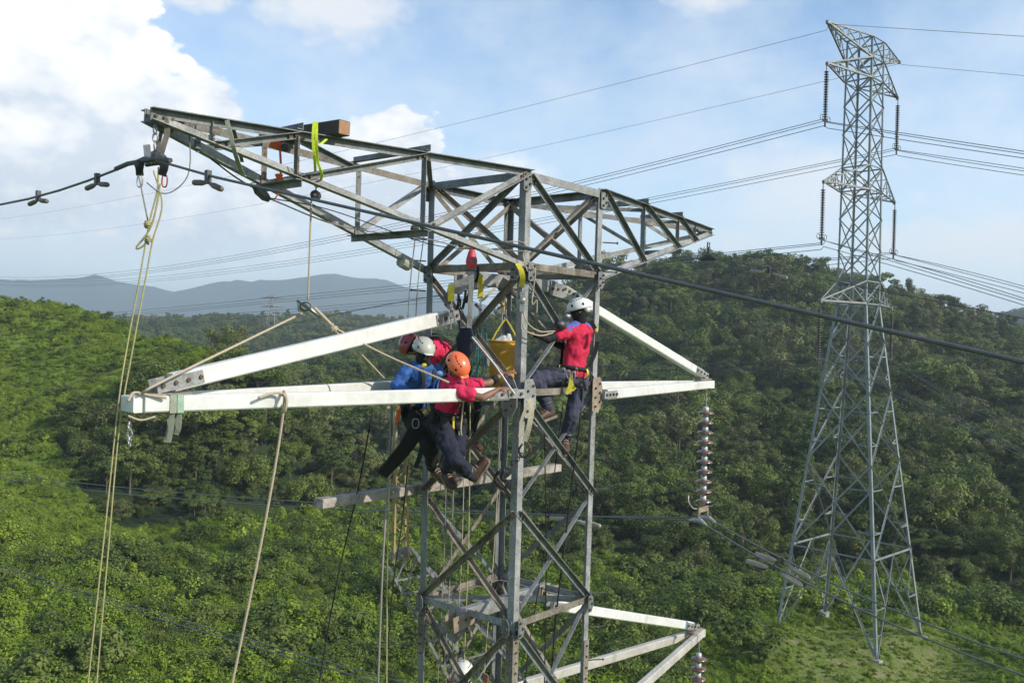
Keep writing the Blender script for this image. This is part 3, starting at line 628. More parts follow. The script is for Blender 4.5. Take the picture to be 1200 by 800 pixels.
# top beam: four chords to each side
def chordp(s, u, side, top):
    """point on a chord of the top beam, |u| from H0 to LT"""
    LT = LTS[s]; f = (LT-abs(u))/(LT-H0); ze = 1.72 if s < 0 else 1.84; zt = 1.8+(ze-1.8)*(1-f); zb = 0.766+(ze-0.07-0.766)*(1-f)
    return T(s*u, side*(H0*f+0.03*(1-f)), zt if top else zb)
LTS = {-1: 4.60, 1: 4.86}
for s in (-1, 1):
    LT = LTS[s]
    for side in (-1, 1):
        for top in (True, False):
            p0 = chordp(s, H0-0.06, side, top); p1 = chordp(s, LT, side, top)
            m_ = (steel if side < 0 else steel_w) if top else steel_l  # shaded near chord and sunlit others put into the steel tones
            obj('top_chord' if top else 'bottom_chord', MB().angle(p0+(ZD*0.03 if top else V()), p1+(ZD*0.03 if top else V()), tv(0, side), -ZD if top else ZD, 0.070, 0.008), m_, tower)
        st_ = [H0, 2.02, 3.35, 4.1]
        nrm = tv(0, side)
        for k in range(1, 4):
            w = (0.065, 0.055, 0.045)[k-1]
            pt, pb = chordp(s, st_[k], side, True), chordp(s, st_[k], side, False)
            brace(pt, pb, nrm, w, steel_w if (k+s) % 2 else steel, 1, -0.02, 'post', 0.0)
            brace(chordp(s, st_[k-1], side, True), pb, nrm, 0.058, steel_l if s < 0 and k == 1 else steel, 1 if not (s < 0 and k == 1) else -1, 0.014, 'diagonal', 0.0)
    for k, u in enumerate((2.02, 3.35)):
        for top in (True, False):
            a, b = chordp(s, u, -1, top), chordp(s, u, 1, top); e = (a-b).normalized()*0.07
            zz = V((0, 0, 0.04)) if top else V((0, 0, -0.01))
            obj('cross_strut', MB().angle(a+e+zz, b-e+zz, UD*s, ZD*(1 if top else -1), 0.065, 0.007), steel, tower)
        # plan diagonals
        u0 = (H0, 2.02)[k]; u1 = (2.02, 3.35)[k]
        obj('plan_brace', MB().angle(chordp(s, u0, 1, True)-ZD*.02, chordp(s, u1, -1, True)-ZD*.02, UD, -ZD, 0.05, 0.006), steel, tower)
    # tip plates and hanger
    ze_ = 1.685 if s < 0 else 1.80
    mb = MB().box(T(s*(LT-0.28), 0.045, ze_), T(s*(LT+0.01), 0.045, ze_+.01), 0.012, 0.12); mb.box(T(s*(LT-0.28), -0.045, ze_), T(s*(LT+0.01), -0.045, ze_+.01), 0.012, 0.12)
    g = obj('tip_plate', mb, steel, tower)
    bb = MB(); [bb.bolt(T(s*(LT-0.24+0.07*k), -0.052, ze_+.005), tv(0, -1), 0.014) for k in range(4)]; obj('bolts', bb, rust, g, kind='stuff')
for z in (1.8,):
    for (n0, n1, nr_) in faces:
        obj('horizontal_strut', MB().angle(leg(n0, z)+ZD*.018, leg(n1, z)+ZD*.018, -nr_, -ZD, 0.09, .009), steel if n0+n1 != 'AB' else steel_l, tower)
        brace(leg(n0, 1.76, .05), leg(n1, 0.80, .05), nr_, 0.060, steel if n0 == 'A' else steel_w, 1, 0.05)
        brace(leg(n0, 0.80, .05), leg(n1, 1.76, .05), nr_, 0.060, steel_w, -1, -0.066)
    for n_ in CR:
        gusset(leg(n_, 1.70)+tv(0, CR[n_][1]*0.014), tv(0, CR[n_][1]), 0.14, 0.20, steel, 4)
# step bolts up two legs
def pegs(n, d, zs):
    for z in zs:
        p = leg(n, z)+tv(*[0.03*x for x in CR[n]]); mb = MB().tube([p-d*0.03, p+d*0.15], 0.008, 6); mb.lathe(p+d*0.15, d, [(0.016, 0), (0.016, 0.012)], 6); obj('step_bolt', mb, hw if random.random() < .6 else rust, tower)
pegs('B', (UD*0.8-VD*0.6).normalized(), [1.2, 0.85, 0.55, 0.12, -0.27, -0.95, -1.38, -1.75, -2.62, -3.0, -3.4, -3.8, -4.2])
pegs('D', (-UD*0.9+VD*0.3).normalized(), [1.15, 0.9, 0.55, 0.15, -2.2, -3.6, -4.3])
pegs('C', (UD*0.3+VD*0.8).normalized(), [1.2, 0.5, -0.3, -1.2, -2.1])

# arms of white composite box with steel ends
def arm_member(parent, p0, p1, w, h, e0, e1, name='chord', m=frp, side=None):
    d = (p1-p0).normalized(); L = (p1-p0).length
    c = obj(name, MB().box(p0+d*e0, p1-d*e1, w, h, ZD, 0.012), m, parent)
    a = d.cross(ZD).normalized()
    for q, dd, e in ((p0, d, e0), (p1, -d, e1)):
        if e <= 0: continue
        mb = MB()
        for s in (-1, 1): mb.box(q+a*s*(w/2+0.006), q+dd*(e+0.26)+a*s*(w/2+0.006), 0.010, h*0.72, ZD)
        g = obj('end_fitting', mb, steel_l if m is frp else m, c); bb = MB()
        for k in range(4):
            for s in (-1, 1): bb.bolt(q+dd*(0.05+(e+0.18)*k/3)+a*s*(w/2+0.011), a*s, 0.018, 0.018)
        obj('bolts', bb, rust, g, kind='stuff')
    return c
for z, lab in ((-0.62, 'clean white right-hand arm of the near tower'), (-4.62, 'weathered lower right arm')):
    L = 4.98 if z > -1 else 4.92
    tip = T(L, 0, z)
    arm = obj('crossarm', MB().box(T(L-0.02, -0.075, z), T(L-0.02, 0.075, z), 0.20, 0.122, ZD, 0.01), frp, tower, label=lab)
    m2 = frp if z > -1 else mat('weathered_composite', (0.52, 0.49, 0.44), 0.55, 0, 0.25, 3.0, 0.2, streak=False)
    arm.data.materials.clear(); arm.data.materials.append(m2)
    for s in (-1, 1): arm_member(arm, T(0.70, s*0.80, z), T(L-0.10, s*0.055, z), 0.095, 0.122, 0.12, 0.0, m=m2)
    arm_member(arm, T(0.88, 0, z+1.30), T(L-0.12, 0, z+0.13), 0.11, 0.125, 0.1, 0.14, 'tie', m=frp)
    mb = MB().box(T(L-0.35, 0, z+0.085), T(L+0.0, 0, z+0.085), 0.12, 0.02); g = obj('tie_bracket', mb, plate, arm)

# ------------------------------------------------------------------ left arm being fitted
larm = thing('crossarm', 'white box-section arm being fitted on the left, its upper tie still hanging loose in slings', 'crossarm', T(-4.75, 0, -0.6), YAW)
TL = 4.68
obj('arm_tip', MB().box(T(-TL+0.02, -0.10, -0.585), T(-TL+0.02, 0.10, -0.585), 0.10, 0.128, ZD, 0.008), frp, larm)
arm_member(larm, T(-0.80, -0.80, -0.56), T(-TL+0.06, -0.085, -0.585), 0.095, 0.130, 0.20, 0.0)
arm_member(larm, T(-0.80, 0.80, -0.56), T(-TL+0.06, 0.085, -0.585), 0.095, 0.130, 0.20, 0.0)
arm_member(larm, T(-0.98, 0.02, 0.262), T(-4.50, 0.0, -0.455), 0.11, 0.150, 0.10, 0.16, 'tie')
obj('tip_angle', MB().box(T(-4.62, -0.02, -0.512), T(-4.2, -0.01, -0.512), 0.15, 0.012), plate, larm)

# ------------------------------------------------------------------ wires
def plane_cable(o, d, pts, s1, n=40, s0=0.0):
    s1 = min(s1, 300)
    """wire in the vertical plane through o along d; pts: where the photograph shows it; parabola through them out to s1"""
    S = []; Zs = []
    nrm = V((-d.y, d.x, 0))
    for px_, py_ in pts:
        r = at(px_, py_, 1.0); k = o.dot(nrm)/r.dot(nrm); p = r*k; S.append((p-o).dot(d)); Zs.append(p.z)
    S = [0.0]+S; Zs = [o.z]+Zs
    co = np.polyfit(S, Zs, min(2, len(S)-1))
    out = []
    for i in range(n+1):
        s = s0+(s1-s0)*(i/n)**1.6; p = o+d*s; out.append(V((p.x, p.y, float(np.polyval(co, s)))))
    return out
def wire(pts_l, pts_r, r, label, group=None, m=cable, name='conductor'):
    pts = list(reversed(pts_l))+pts_r[1:]
    return obj(name, MB().tube(pts, r, 6), m, None, label, 'power line', group, smooth=True, origin=pts_l[0])
def damper(p, d, w, L=0.30, label='', r=0.022):
    """vibration damper clamped under a wire; d along the wire"""
    t_ = thing('vibration_damper', label, 'damper', p); d = d.normalized(); q = p-ZD*0.065
    obj('clamp', MB().box(p+ZD*0.02, q-ZD*0.012, 0.035, 0.04, d), hw, t_)
    obj('messenger_wire', MB().tube([q-d*L*.5-ZD*.02, q, q+d*L*.5-ZD*.02], 0.007, 5), cable, t_)
    for s in (-1, 1): obj('weight', MB().lathe(q+d*s*L*0.22-ZD*.012, (d*s-ZD*.12).normalized(), [(r*.5, -0.03), (r*.8, 0), (r, L*.1), (r, L*0.45), (r*.9, L*0.50), (r*.4, L*0.52)], 10), w, t_, smooth=True)
# old earth wire through the left tip
tipL = T(-4.62, 0, 1.36)
sd = V((-0.0, 0, 0))
L1 = plane_cable(tipL, VD, [(100, 213), (0, 240)], 60)
R1 = [tipL+(-VD)*s+ZD*(-0.22*s-0.03*min(s, 1)) for s in (0, .3, 1, 2, 3, 4, 5, 6, 7, 8.5, 10, 14)]
wire(L1, R1, 0.0105, 'thick near earth wire passing through the left end of the top beam', name='earth_wire')
def along(px_, py_, o=tipL):
    r = at(px_, py_, 1.0); nrm = V((-VD.y, VD.x, 0)); k = o.dot(nrm)/r.dot(nrm); return r*k
wt = mat('damper_weight', (0.20, 0.17, 0.14), 0.6, 0.3, 0.3, 20, 0.1)
wt2 = mat('pale_damper_weight', (0.42, 0.38, 0.31), 0.6, 0.2, 0.3, 20, 0.1)
dd = (L1[3]-L1[0]).normalized()
damper(along(45, 226), VD, wt, 0.26, 'vibration damper nearest the left picture edge on the thick wire')
damper(along(114, 206), VD, wt, 0.26, 'vibration damper second from the left edge on the thick wire')
damper(along(244, 203), -VD-ZD*.22, wt, 0.26, 'vibration damper just right of the hanging chain on the thick wire')
mb = MB().tube([along(136, 198), along(150, 192), along(183, 186), along(200, 188)], 0.019, 8); obj('armour_rods', mb, hw, None, 'dark armour rods wrapped on the thick wire beside the chain', 'wire wrap')
# right top earth wire
tipR = T(4.86, 0, 1.66); oR = T(4.86, 0, 1.42)
hang = thing('wire_hanger', 'clamp hanging the earth wire under the right end of the top beam', 'clamp', tipR)
obj('shackle', MB().tube([tipR+UD*.03, tipR+UD*.035-ZD*.08, tipR-UD*.035-ZD*.08, tipR-UD*.03], 0.012, 6), hw, hang)
obj('link', MB().box(tipR-ZD*.08, tipR-ZD*.2, 0.03, 0.03, UD), hw, hang)
obj('clamp', MB().loft([(oR-VD*.14-ZD*.03, UD*.02, ZD*.02), (oR-VD*.05, UD*.03, ZD*.05), (oR+VD*.05, UD*.03, ZD*.05), (oR+VD*.14-ZD*.03, UD*.02, ZD*.02)], 8), hw, hang)
l2 = plane_cable(oR, VD, [(700, 318), (480, 352)], 60); r2 = plane_cable(oR, -VD, [(900, 314), (1040, 342), (1200, 373)], 12)
wire(l2, r2, 0.008, 'earth wire hung under the right end of the top beam', name='earth_wire')
damper(along(901, 314, oR), -VD-ZD*.2, wt2, 0.42, 'vibration damper on the earth wire against the wooded hill right of the beam tip', 0.028)
# phase conductors of the right arms with insulator strings
def insulator_string(top, label, nd, pitch, rd, group=None, horns=True, detail=True, mt=glaze):
    t_ = thing('insulator_string', label, 'insulator', top, 0, group); p = top.copy()
    obj('hook', MB().tube([p+ZD*.02, p-ZD*.06, p-ZD*.06+UD*.02, p-ZD*.12, p-ZD*.2], 0.012, 6), hwl, t_)
    p = p-ZD*0.2
    n_ = 16 if detail else 8
    for i in range(nd):
        q = p-ZD*pitch*i
        obj('cap', MB().lathe(q, -ZD, [(0.022, 0), (0.045, 0.01), (0.05, pitch*.5), (0.035, pitch*.55), (0.03, pitch*1.0)] if detail else [(0.04, 0), (0.04, pitch)], n_ if detail else 6), capm, t_, smooth=True)
        obj('disc', MB().lathe(q-ZD*pitch*.42, -ZD, [(0.04, 0), (rd*.75, 0.012), (rd, 0.036), (rd*.97, 0.048), (rd*.6, 0.036), (0.04, 0.04)] if detail else [(0.04, 0), (rd, 0.04), (rd*.9, 0.06), (0.04, 0.055)], n_), mt, t_, smooth=True)
    b_ = p-ZD*(pitch*nd+0.05)
    return t_, b_
for zz, lab in ((-0.78, 'brown disc insulator string under the upper right arm tip'), (-4.74, 'brown disc insulator string under the lower right arm tip, cut by the picture edge')):
    tt, bt = insulator_string(T(4.93, 0, zz), lab, 10, 0.158, 0.135)
    obj('yoke', MB().box(bt-UD*0.17-ZD*.02, bt+UD*0.17-ZD*.02, 0.03, 0.08, ZD), plate, tt)
    for s in (-1, 1):
        obj('arcing_horn', MB().tube(curve([bt+UD*s*.1, bt+UD*s*.24+VD*s*-.05+ZD*.02, bt+UD*s*.30-VD*s*.1+ZD*.12, bt+UD*s*.27-VD*s*.12+ZD*.22], 5), 0.010, 6), hw if s > 0 else hwl, tt, smooth=True)
        c = bt+UD*s*0.15-ZD*0.18
        obj('link', MB().box(bt+UD*s*.15, c, 0.025, 0.03, UD), plate, tt)
        obj('suspension_clamp', MB().loft([(c-VD*.16-ZD*.06, UD*.02, ZD*.02), (c-VD*.05, UD*.035, ZD*.045), (c+VD*.05, UD*.035, ZD*.045), (c+VD*.16-ZD*.02, UD*.02, ZD*.02)], 8), hwl, tt)
        if zz > -2:
            l = plane_cable(c, VD, [(500, 598+s*2), (0, 557+s*3)], 70); r_ = plane_cable(c, -VD, [(1000, 702-s*8), (1200, 781.5-s*9.5)], 14)
        else:
            l = [c+VD*q_+ZD*(-0.085*q_+0.0006*q_*q_) for q_ in (0, 5, 10, 20, 30, 45, 60)]; r_ = [c-VD*q_-ZD*0.27*q_ for q_ in (0, 4, 8, 14)]
        wire(l, r_, 0.014, '%s conductor of the pair under the %s right arm' % ('farther' if s > 0 else 'nearer', 'upper' if zz > -2 else 'lower'), 'conductors of the near tower', cable_p)
        if zz > -2:
            for (a_, b_, o_) in ((913, 0, 'right of the string, before the far tower'), (672, 0, 'left of the string, behind the right leg')):
                # point on this wire nearest the wanted bearing
                best = min(r_ if a_ > 800 else l, key=lambda p: abs(pix(p)[0]-(a_+s*12)))
                damper(best, -VD-ZD*.25 if a_ > 800 else VD, wt2, 0.62, 'vibration damper on the %s twin conductor %s' % ('farther' if s > 0 else 'nearer', o_), 0.038)

# ------------------------------------------------------------------ far tower
FX, FY, FYAW = 21.551, 56.0, 0.766
FU = V((math.cos(FYAW), math.sin(FYAW), 0)); FV = V((-FU.y, FU.x, 0))
def FT(u, v, z): return V((FX, FY, 0))+FU*u+FV*v+ZD*z
ZG = -17.9
ft = thing('transmission_tower', 'tall complete lattice tower standing in the clearing on the right', 'pylon', (FX, FY, ZG), FYAW)
def fh(z): return (1.691+(1.935-1.691)*(19.19-z)/16.22)/2 if z > 2.97 else (1.935+(6.502-1.935)*(2.97-z)/20.8)/2
def fl(n, z): a, b = CR[n]; h = fh(z); return FT(a*h, b*h, z)
def fm(name, p0, p1, w, par=ft, m=steel_f):
    d = p1-p0
    if d.length < .05: return
    a = d.cross(ZD); a = a if a.length > 1e-3 else FU.copy(); a.normalize(); b = a.cross(d.normalized())
    return obj(name, MB().angle(p0-a*w/3, p1-a*w/3, a, b, w, w*0.14), m, par)
for n_, (a, b) in CR.items():
    obj('leg', MB().angle(fl(n_, 19.25), fl(n_, 2.97), FU*-a, FV*-b, 0.12, 0.016), steel_f, ft)
    obj('leg', MB().angle(fl(n_, 2.97), fl(n_, ZG-0.1), FU*-a, FV*-b, 0.17, 0.02), steel_f, ft)
    obj('footing', MB().box(fl(n_, ZG-0.8), fl(n_, ZG+0.18)+V((0, 0, 0)), 0.5, 0.5, FU), conc, ft)
FF = [('A', 'B'), ('A', 'D'), ('D', 'C'), ('B', 'C')]
up_z = [19.19, 17.9, 16.65, 15.1, 13.35, 11.3, 9.8, 8.1, 6.1, 4.2, 2.97]
lo_z = [2.97, 0.4, -2.6, -6.9, -12.3]
for n0, n1 in FF:
    for za, zb in zip(up_z[:-1], up_z[1:]):
        fm('brace', fl(n0, za), fl(n1, zb), 0.07); fm('brace', fl(n0, zb), fl(n1, za), 0.07)
    for z in (19.19, 17.9, 16.65, 11.3, 9.8, 4.2, 2.82): fm('horizontal_strut', fl(n0, z), fl(n1, z), 0.08)
    for za, zb in zip(lo_z[:-1], lo_z[1:]):
        fm('brace', fl(n0, za), fl(n1, zb), 0.09); fm('brace', fl(n0, zb), fl(n1, za), 0.09)
        # redundants from the brace quarter points to the legs
        for nA, nB in ((n0, n1), (n1, n0)):
            t_ = 0.27; q = fl(nA, za).lerp(fl(nB, zb), t_); q2 = fl(nA, zb).lerp(fl(nB, za), t_)
            if zb < -2: fm('secondary_brace', q, fl(nA, q.z), 0.06); fm('secondary_brace', q2, fl(nA, q2.z), 0.06); fm('secondary_brace', q2, fl(nA, (q2.z+zb)/2+0.9), 0.05)
    # bottom panel: inverted V to the feet
    mid = fl(n0, -12.3).lerp(fl(n1, -12.3), .5); fm('brace', mid, fl(n0, ZG), 0.09); fm('brace', mid, fl(n1, ZG), 0.09); fm('horizontal_strut', fl(n0, -12.3), fl(n1, -12.3), 0.09)
    for nA in (n0, n1):
        q = mid.lerp(fl(nA, ZG), .5); fm('secondary_brace', q, fl(nA, q.z), 0.06); fm('secondary_brace', q, fl(nA, -12.4), 0.06); q = mid.lerp(fl(nA, ZG), .75); fm('secondary_brace', q, fl(nA, q.z), 0.05)
def farm(L, zt, z_low, z_up, flat_top=False):
    for s in (-1, 1):
        tip = FT(s*L, 0, zt); names = ('D', 'A') if s < 0 else ('C', 'B')
        ar = obj('crossarm', MB().box(tip-FU*s*0.15, tip, 0.16, 0.2), steel_f, ft)
        for n_ in names:
            fm('chord', fl(n_, z_low), tip, 0.10, ar, steel_l); fm('chord', fl(n_, z_up), tip, 0.09, ar)
            for k in (0.3, 0.55, 0.78):
                a = fl(n_, z_low).lerp(tip, k); b = fl(n_, z_up).lerp(tip, k); fm('brace', a, b, 0.055, ar)
                a2 = fl(n_, z_low).lerp(tip, k-.27 if k > .3 else 0); fm('brace', a2, b, 0.05, ar)
        for k in (0.3, 0.55, 0.78):
            for zz in (z_low, z_up):
                a = fl(names[0], zz).lerp(tip, k); b = fl(names[1], zz).lerp(tip, k); fm('brace', a, b, 0.05, ar)
farm(5.08, 19.15, 17.9, 19.19)
farm(4.95, 16.74, 16.65, 17.9)
farm(4.95, 9.81, 9.8, 11.3)
farm(4.94, 2.82, 2.82, 4.2)
fglz = mat('far_insulator', (0.09, 0.07, 0.065), 0.35, 0, 0.2, 3, 0)
for zz, nm_ in ((16.74, 'top'), (9.81, 'middle'), (2.82, 'bottom')):
    for s in (-1, 1):
        top = FT(s*4.95, 0, zz-0.05); sd_ = 'left' if s < 0 else 'right'
        t_ = thing('insulator_string', 'dark insulator string under the %s arm on the %s of the far tower' % (nm_, sd_), 'insulator', top)
        obj('hanger', MB().tube([top+ZD*.1, top-ZD*.45], 0.03, 5), hw, t_)
        lean = (FU*-0.012)
        for i in range(20):
            q = top-ZD*(0.4+0.146*i)
            obj('disc', MB().lathe(q, -ZD, [(0.05, 0), (0.15, 0.05), (0.13, 0.075), (0.05, 0.08), (0.05, 0.15)], 8), fglz, t_, smooth=True)
        bt = top-ZD*(0.4+0.146*20)
        obj('yoke', MB().box(bt-FU*.3, bt+FU*.3, 0.05, 0.12), hw, t_)
        for q_ in (-1, 1): obj('arcing_ring', MB().tube([bt+FU*q_*.45+FU*(0.16*math.cos(k/8*2*PI))+ZD*(0.16*math.sin(k/8*2*PI)+.15) for k in range(8)], 0.018, 5, True), hw, t_)
        obj('clamp', MB().box(bt, bt-ZD*.35, 0.08, 0.08, FU), hw, t_)
        yl = {('top', -1): [(700, 205), (380, 282), (0, 326)], ('top', 1): [(820, 220), (400, 298), (0, 331)], ('middle', -1): [(870, 300), (480, 334), (133, 368)], ('middle', 1): [(940, 305), (480, 352), (100, 380)],
              ('bottom', -1): [(700, 432), (0, 470)], ('bottom', 1): [(760, 440), (0, 480)]}[(nm_, s)]
        yr = {('top', -1): [(1140, 170), (1200, 179)], ('top', 1): [(1140, 190), (1200, 199)], ('middle', -1): [(1050, 306), (1200, 351)], ('middle', 1): [(1140, 321), (1200, 337)], ('bottom', -1): [(1100, 480), (1200, 530)], ('bottom', 1): [(1100, 455), (1200, 503)]}[(nm_, s)]
        for k, (du, dz) in enumerate(((-.22, -.05), (.22, -.05), (0, -.40))):
            o_ = bt+FU*du+ZD*dz; sh = 0 if k < 2 else 6.5; e = -1.5 if k == 0 else (1.5 if k == 1 else 0)
            wire(plane_cable(o_, FV, [(a, b+sh*(0.5+0.5*a/1000)+e) for a, b in yl], 420), plane_cable(o_, -FV, [(a, b+sh+e) for a, b in yr], 45), 0.020,
                 'conductor bundle wire hung from the %s %s arm of the far tower' % (nm_, sd_), 'wires of the %s %s bundle of the far tower' % (nm_, sd_), cable_f)
for s, yl, yr in ((-1, [(760, 98), (500, 152), (157, 230), (0, 257)], [(1200, 43)]), (1, [(800, 132), (600, 180), (300, 240), (0, 280)], [(1200, 89)])):
    o_ = FT(s*5.08, 0, 19.02)
    wire(plane_cable(o_, FV, yl, 260), plane_cable(o_, -FV, yr, 45), 0.013, 'thin earth wire from the %s horn of the far tower' % ('left' if s < 0 else 'right'), None, cable_f, 'earth_wire')

# distant small tower on the ridge
q = at(318, 392, 480); dt = thing('transmission_tower', 'tiny pale tower on the distant wooded ridge at left', 'pylon', (q.x, q.y, q.z-6))
def dq(u, v, z): return V((q.x+u, q.y+v, q.z-6+z*0.8))
for a in (-1, 1):
    for b in (-1, 1): obj('leg', MB().box(dq(a*3.2, b*3.2, 0), dq(a*.9, b*.9, 34), .25, .25), steel_l, dt)
for i in range(9):
    z0, z1 = i*3.8, (i+1)*3.8; w0, w1 = 3.2-2.3*z0/34, 3.2-2.3*z1/34
    obj('brace', MB().box(dq(-w0, -w0, z0), dq(w1, -w1, z1), .13, .13), steel_l, dt); obj('brace', MB().box(dq(w0, -w0, z0), dq(-w1, -w1, z1), .13, .13), steel_l, dt)
for z in (20, 26, 32): obj('crossarm', MB().loft([(dq(-6.5, 0, z), V((0, .2, 0)), V((0, 0, .15))), (dq(0, 0, z+.6), V((0, .9, 0)), V((0, 0, .8))), (dq(6.5, 0, z), V((0, .2, 0)), V((0, 0, .15)))], 6), steel_l, dt)

# small roofed hut below the tower
p = at(548, 640, 70)

# ------------------------------------------------------------------ timber
pl = thing('timber_plank', 'long weathered grey timber beam lashed across the back of the near tower', 'timber', T(-2.1, 0.86, -1.78), YAW)
obj('plank', MB().box(T(-2.12, 0.87, -1.80), T(2.12, 0.86, -1.80), 0.15, 0.105, ZD, 0.010), timber_m, pl)
for u_ in (-0.75, 0.75): obj('lashing', MB().box(T(u_-.03, .865, -1.80), T(u_+.03, .865, -1.80), 0.165, 0.12), web_b, pl)
tb = thing('timber_block', 'short dark square timber laid across the left part of the top beam', 'timber', T(-3.1, 0, 1.9), YAW)
e0 = T(-3.04, -0.50, 1.845); e1 = T(-3.04, 0.40, 1.875)
obj('block', MB().box(e0, e1, 0.13, 0.13, ZD, 0.008), wood_d, tb)
obj('end_face', MB().box(e0+VD*-0.004, e0+VD*0.002, 0.118, 0.118, ZD), wood_e, tb)  # thin brighter sheet painting the sun on the block's end
obj('wedge', MB().box(T(-3.03, 0.30, 1.80), T(-3.03, 0.50, 1.80), 0.12, 0.05, ZD), web_g, tb)

# ------------------------------------------------------------------ ropes
def rope(pts, r, m, label, name='rope', cat='rope', n=10, group=None):
    return obj(name, MB().tube(curve(pts, n), r, 6), m, None, label, cat, group, smooth=True)
def A(*a): return at(*a)
def ground_of(p): return V((p.x, p.y, gz(p.x, p.y)))
rope([A(186,196,7.1),A(184,225,7.1),A(175,262,7.1),A(163,330,7.1),A(150,400,7.1),A(139,470,7.05),A(125,600,7.1),A(103,800,7.2),A(88,960,7.4),A(60,1300,8)], 0.0068, rope_y, 'left strand of the yellow green haul rope hanging from the chain')
rope([A(180,200,7.1),A(190,240,7.1),A(179,282,7.1),A(172,320,7.1),A(157,400,7.1),A(140,500,7.15),A(127,640,7.2),A(113,800,7.3),A(100,960,7.5),A(78,1300,8)], 0.0068, rope_y, 'right strand of the yellow green haul rope hanging from the chain')
rope([A(163,207,7.1),A(168,232,7.1),A(174,262,7.12)], 0.006, rope_g, 'thin tail rope from the left carabiner down to the knot')
rope([A(188,215,7.1),A(184,240,7.1),A(176,268,7.1),A(160,290,7.1),A(168,288,7.1),A(176,276,7.1)], 0.008, rope_y, 'loose looped end of the haul rope below the knot')
def knot(c, R, r, ax=V((0.1, 0.2, 1)), turns=4):
    ax = ax.normalized(); a = ax.orthogonal().normalized(); b = ax.cross(a); N_ = turns*9
    return MB().tube([c+ax*R*1.3*(k/N_-.5)*2*math.cos(k*.21)+a*R*math.cos(k/9*2*PI)*(.8+.3*math.sin(k*.9))+b*R*math.sin(k/9*2*PI) for k in range(N_+1)], r, 6)
mb = knot(A(173,263,7.1), .020, .010); k2 = knot(A(174,281,7.1), .022, .010, V((.6, .1, 1))); mb.add(k2.v, k2.f); obj('rope_knot', mb, rope_y, None, 'bulky knot in the yellow green haul rope', 'knot', smooth=True)
rope([A(162,463,6.95),A(200,442,7.1),A(354,367,8.6)], 0.0115, rope_w, 'tan rope rising from the left arm tip to the hanging pulley')
rope([A(150,470,6.9),A(157,460,6.95),A(175,463,7.0),A(195,466,7.05)], 0.012, rope_w, 'tan rope wrapped over the left arm tip')
rope([A(150,487,6.9),A(165,492,6.95),A(182,488,7.0)], 0.009, rope_w, 'slack rope loop under the left arm tip')
rope([A(365,232,8.3),A(363,290,8.3),A(361,352,8.35)], 0.009, rope_w, 'straight tan rope holding the pulley up to the black block')
rope([A(368,360,8.6),A(392,384,8.7)], 0.016, rope_w, 'thick doubled rope between the pulley and its knot')
rope([A(392,384,8.7),A(450,415,8.85),A(526,448,8.75)], 0.011, rope_w, 'tan rope from the knot down across the blue shirt to the front chord')
rope([A(390,386,8.7),A(420,412,9.1),A(452,445,9.7)], 0.010, rope_w, 'tan rope from the knot down to the rear chord')
obj('rope_knot', knot(A(391,385,8.7), .028, .014, V((1, .2, -.7))), rope_w, None, 'tan knot where the ropes split beside the pulley', 'knot', smooth=True)
rope([A(303,466,7.5),A(318,461,7.6),A(330,461,7.65),A(333,470,7.65),A(325,530,7.7),A(305,640,7.75),A(272,800,7.85),A(240,950,8),A(180,1250,8.4)], 0.012, rope_w, 'tan rope tied round the middle of the front chord and hanging to the ground')
rope([A(333,458,7.7),A(336,470,7.62),A(333,482,7.64),A(331,470,7.75),A(333,458,7.7)], 0.014, rope_w, 'turns of tan rope round the front chord')
rope([A(437,478,9.8),A(420,570,9.9),A(395,680,10),A(374,800,10.1),A(350,950,10.3)], 0.008, rope_k, 'black rope hanging behind the front chord, left of the dangling flap')
rope([A(459,470,9.9),A(455,560,9.7),A(449,650,9.6),A(443,800,9.7),A(438,960,9.8)], 0.013, rope_g, 'grey rope hanging left of the left leg')
rope([A(463,490,9.5),A(457,560,9.6),A(454,650,9.7),A(453,800,9.8),A(452,960,9.8)], 0.008, rope_y, 'olive rope hanging close beside the grey one')
rope([A(478,545,9.5),A(470,620,9.6),A(460,690,9.7),A(452,800,9.9)], 0.007, rope_k, 'black rope crossing the ochre mast')
for k, (x0, x1, m_, lb) in enumerate(((524,513,rope_g,'grey'),(533,520,rope_g,'pale grey'),(545,533,rope_w,'tan'),(551,543,rope_y,'olive'),(588,567,rope_w,'cream'),(638,638,rope_k,'thin black'),(660,615,rope_k,'slack black'))):
    yt = (500,505,500,470,470,500,470)[k]
    rope([A(x0, yt, 10.3), A((x0+x1)/2+2, (yt+800)/2, 10.35), A(x1, 800, 10.4), A(x1-4, 960, 10.5)], 0.006+0.002*(k % 2), m_, '%s rope hanging inside the lower tower body, %s' % (lb, ['nearest the left leg','second from the left leg','under the orange helmet worker','beside the tan one','left of the front leg','right of the front leg','below the right worker'][k]))
rope([A(487,275,9.9),A(481,330,9.9),A(478,372,9.9)], 0.007, rope_g, 'thin grey rope hanging left of the left leg below the beam')
rope([A(497,275,10.3),A(490,330,10.3),A(486,392,10.2)], 0.006, rope_g, 'thin grey rope hanging right beside the left leg')
rope([A(222,158,7.3),A(223,190,7.25),A(218,210,7.2),A(203,224,7.15),A(188,226,7.1),A(172,214,7.1)], 0.005, cable, 'thin dark wire loop beside the chain', 'wire_loop', 'wire')
rope([A(247,186,7.5),A(275,207,7.7),A(300,222,7.9)], 0.007, rope_k, 'dark rope to the black grip on the beam')
rope([A(316,233,8.0),A(400,265,8.6),A(500,280,9.3),A(545,290,9.6),A(620,295,9.6)], 0.007, rope_g, 'rope running from the black grip along the beam to the front leg')
rope([A(316,232,8.0),A(390,247,8.4),A(500,285,9.2),A(560,292,9.4),A(612,289,9.5)], 0.005, rope_k, 'thin black line beside the grey one along the beam')
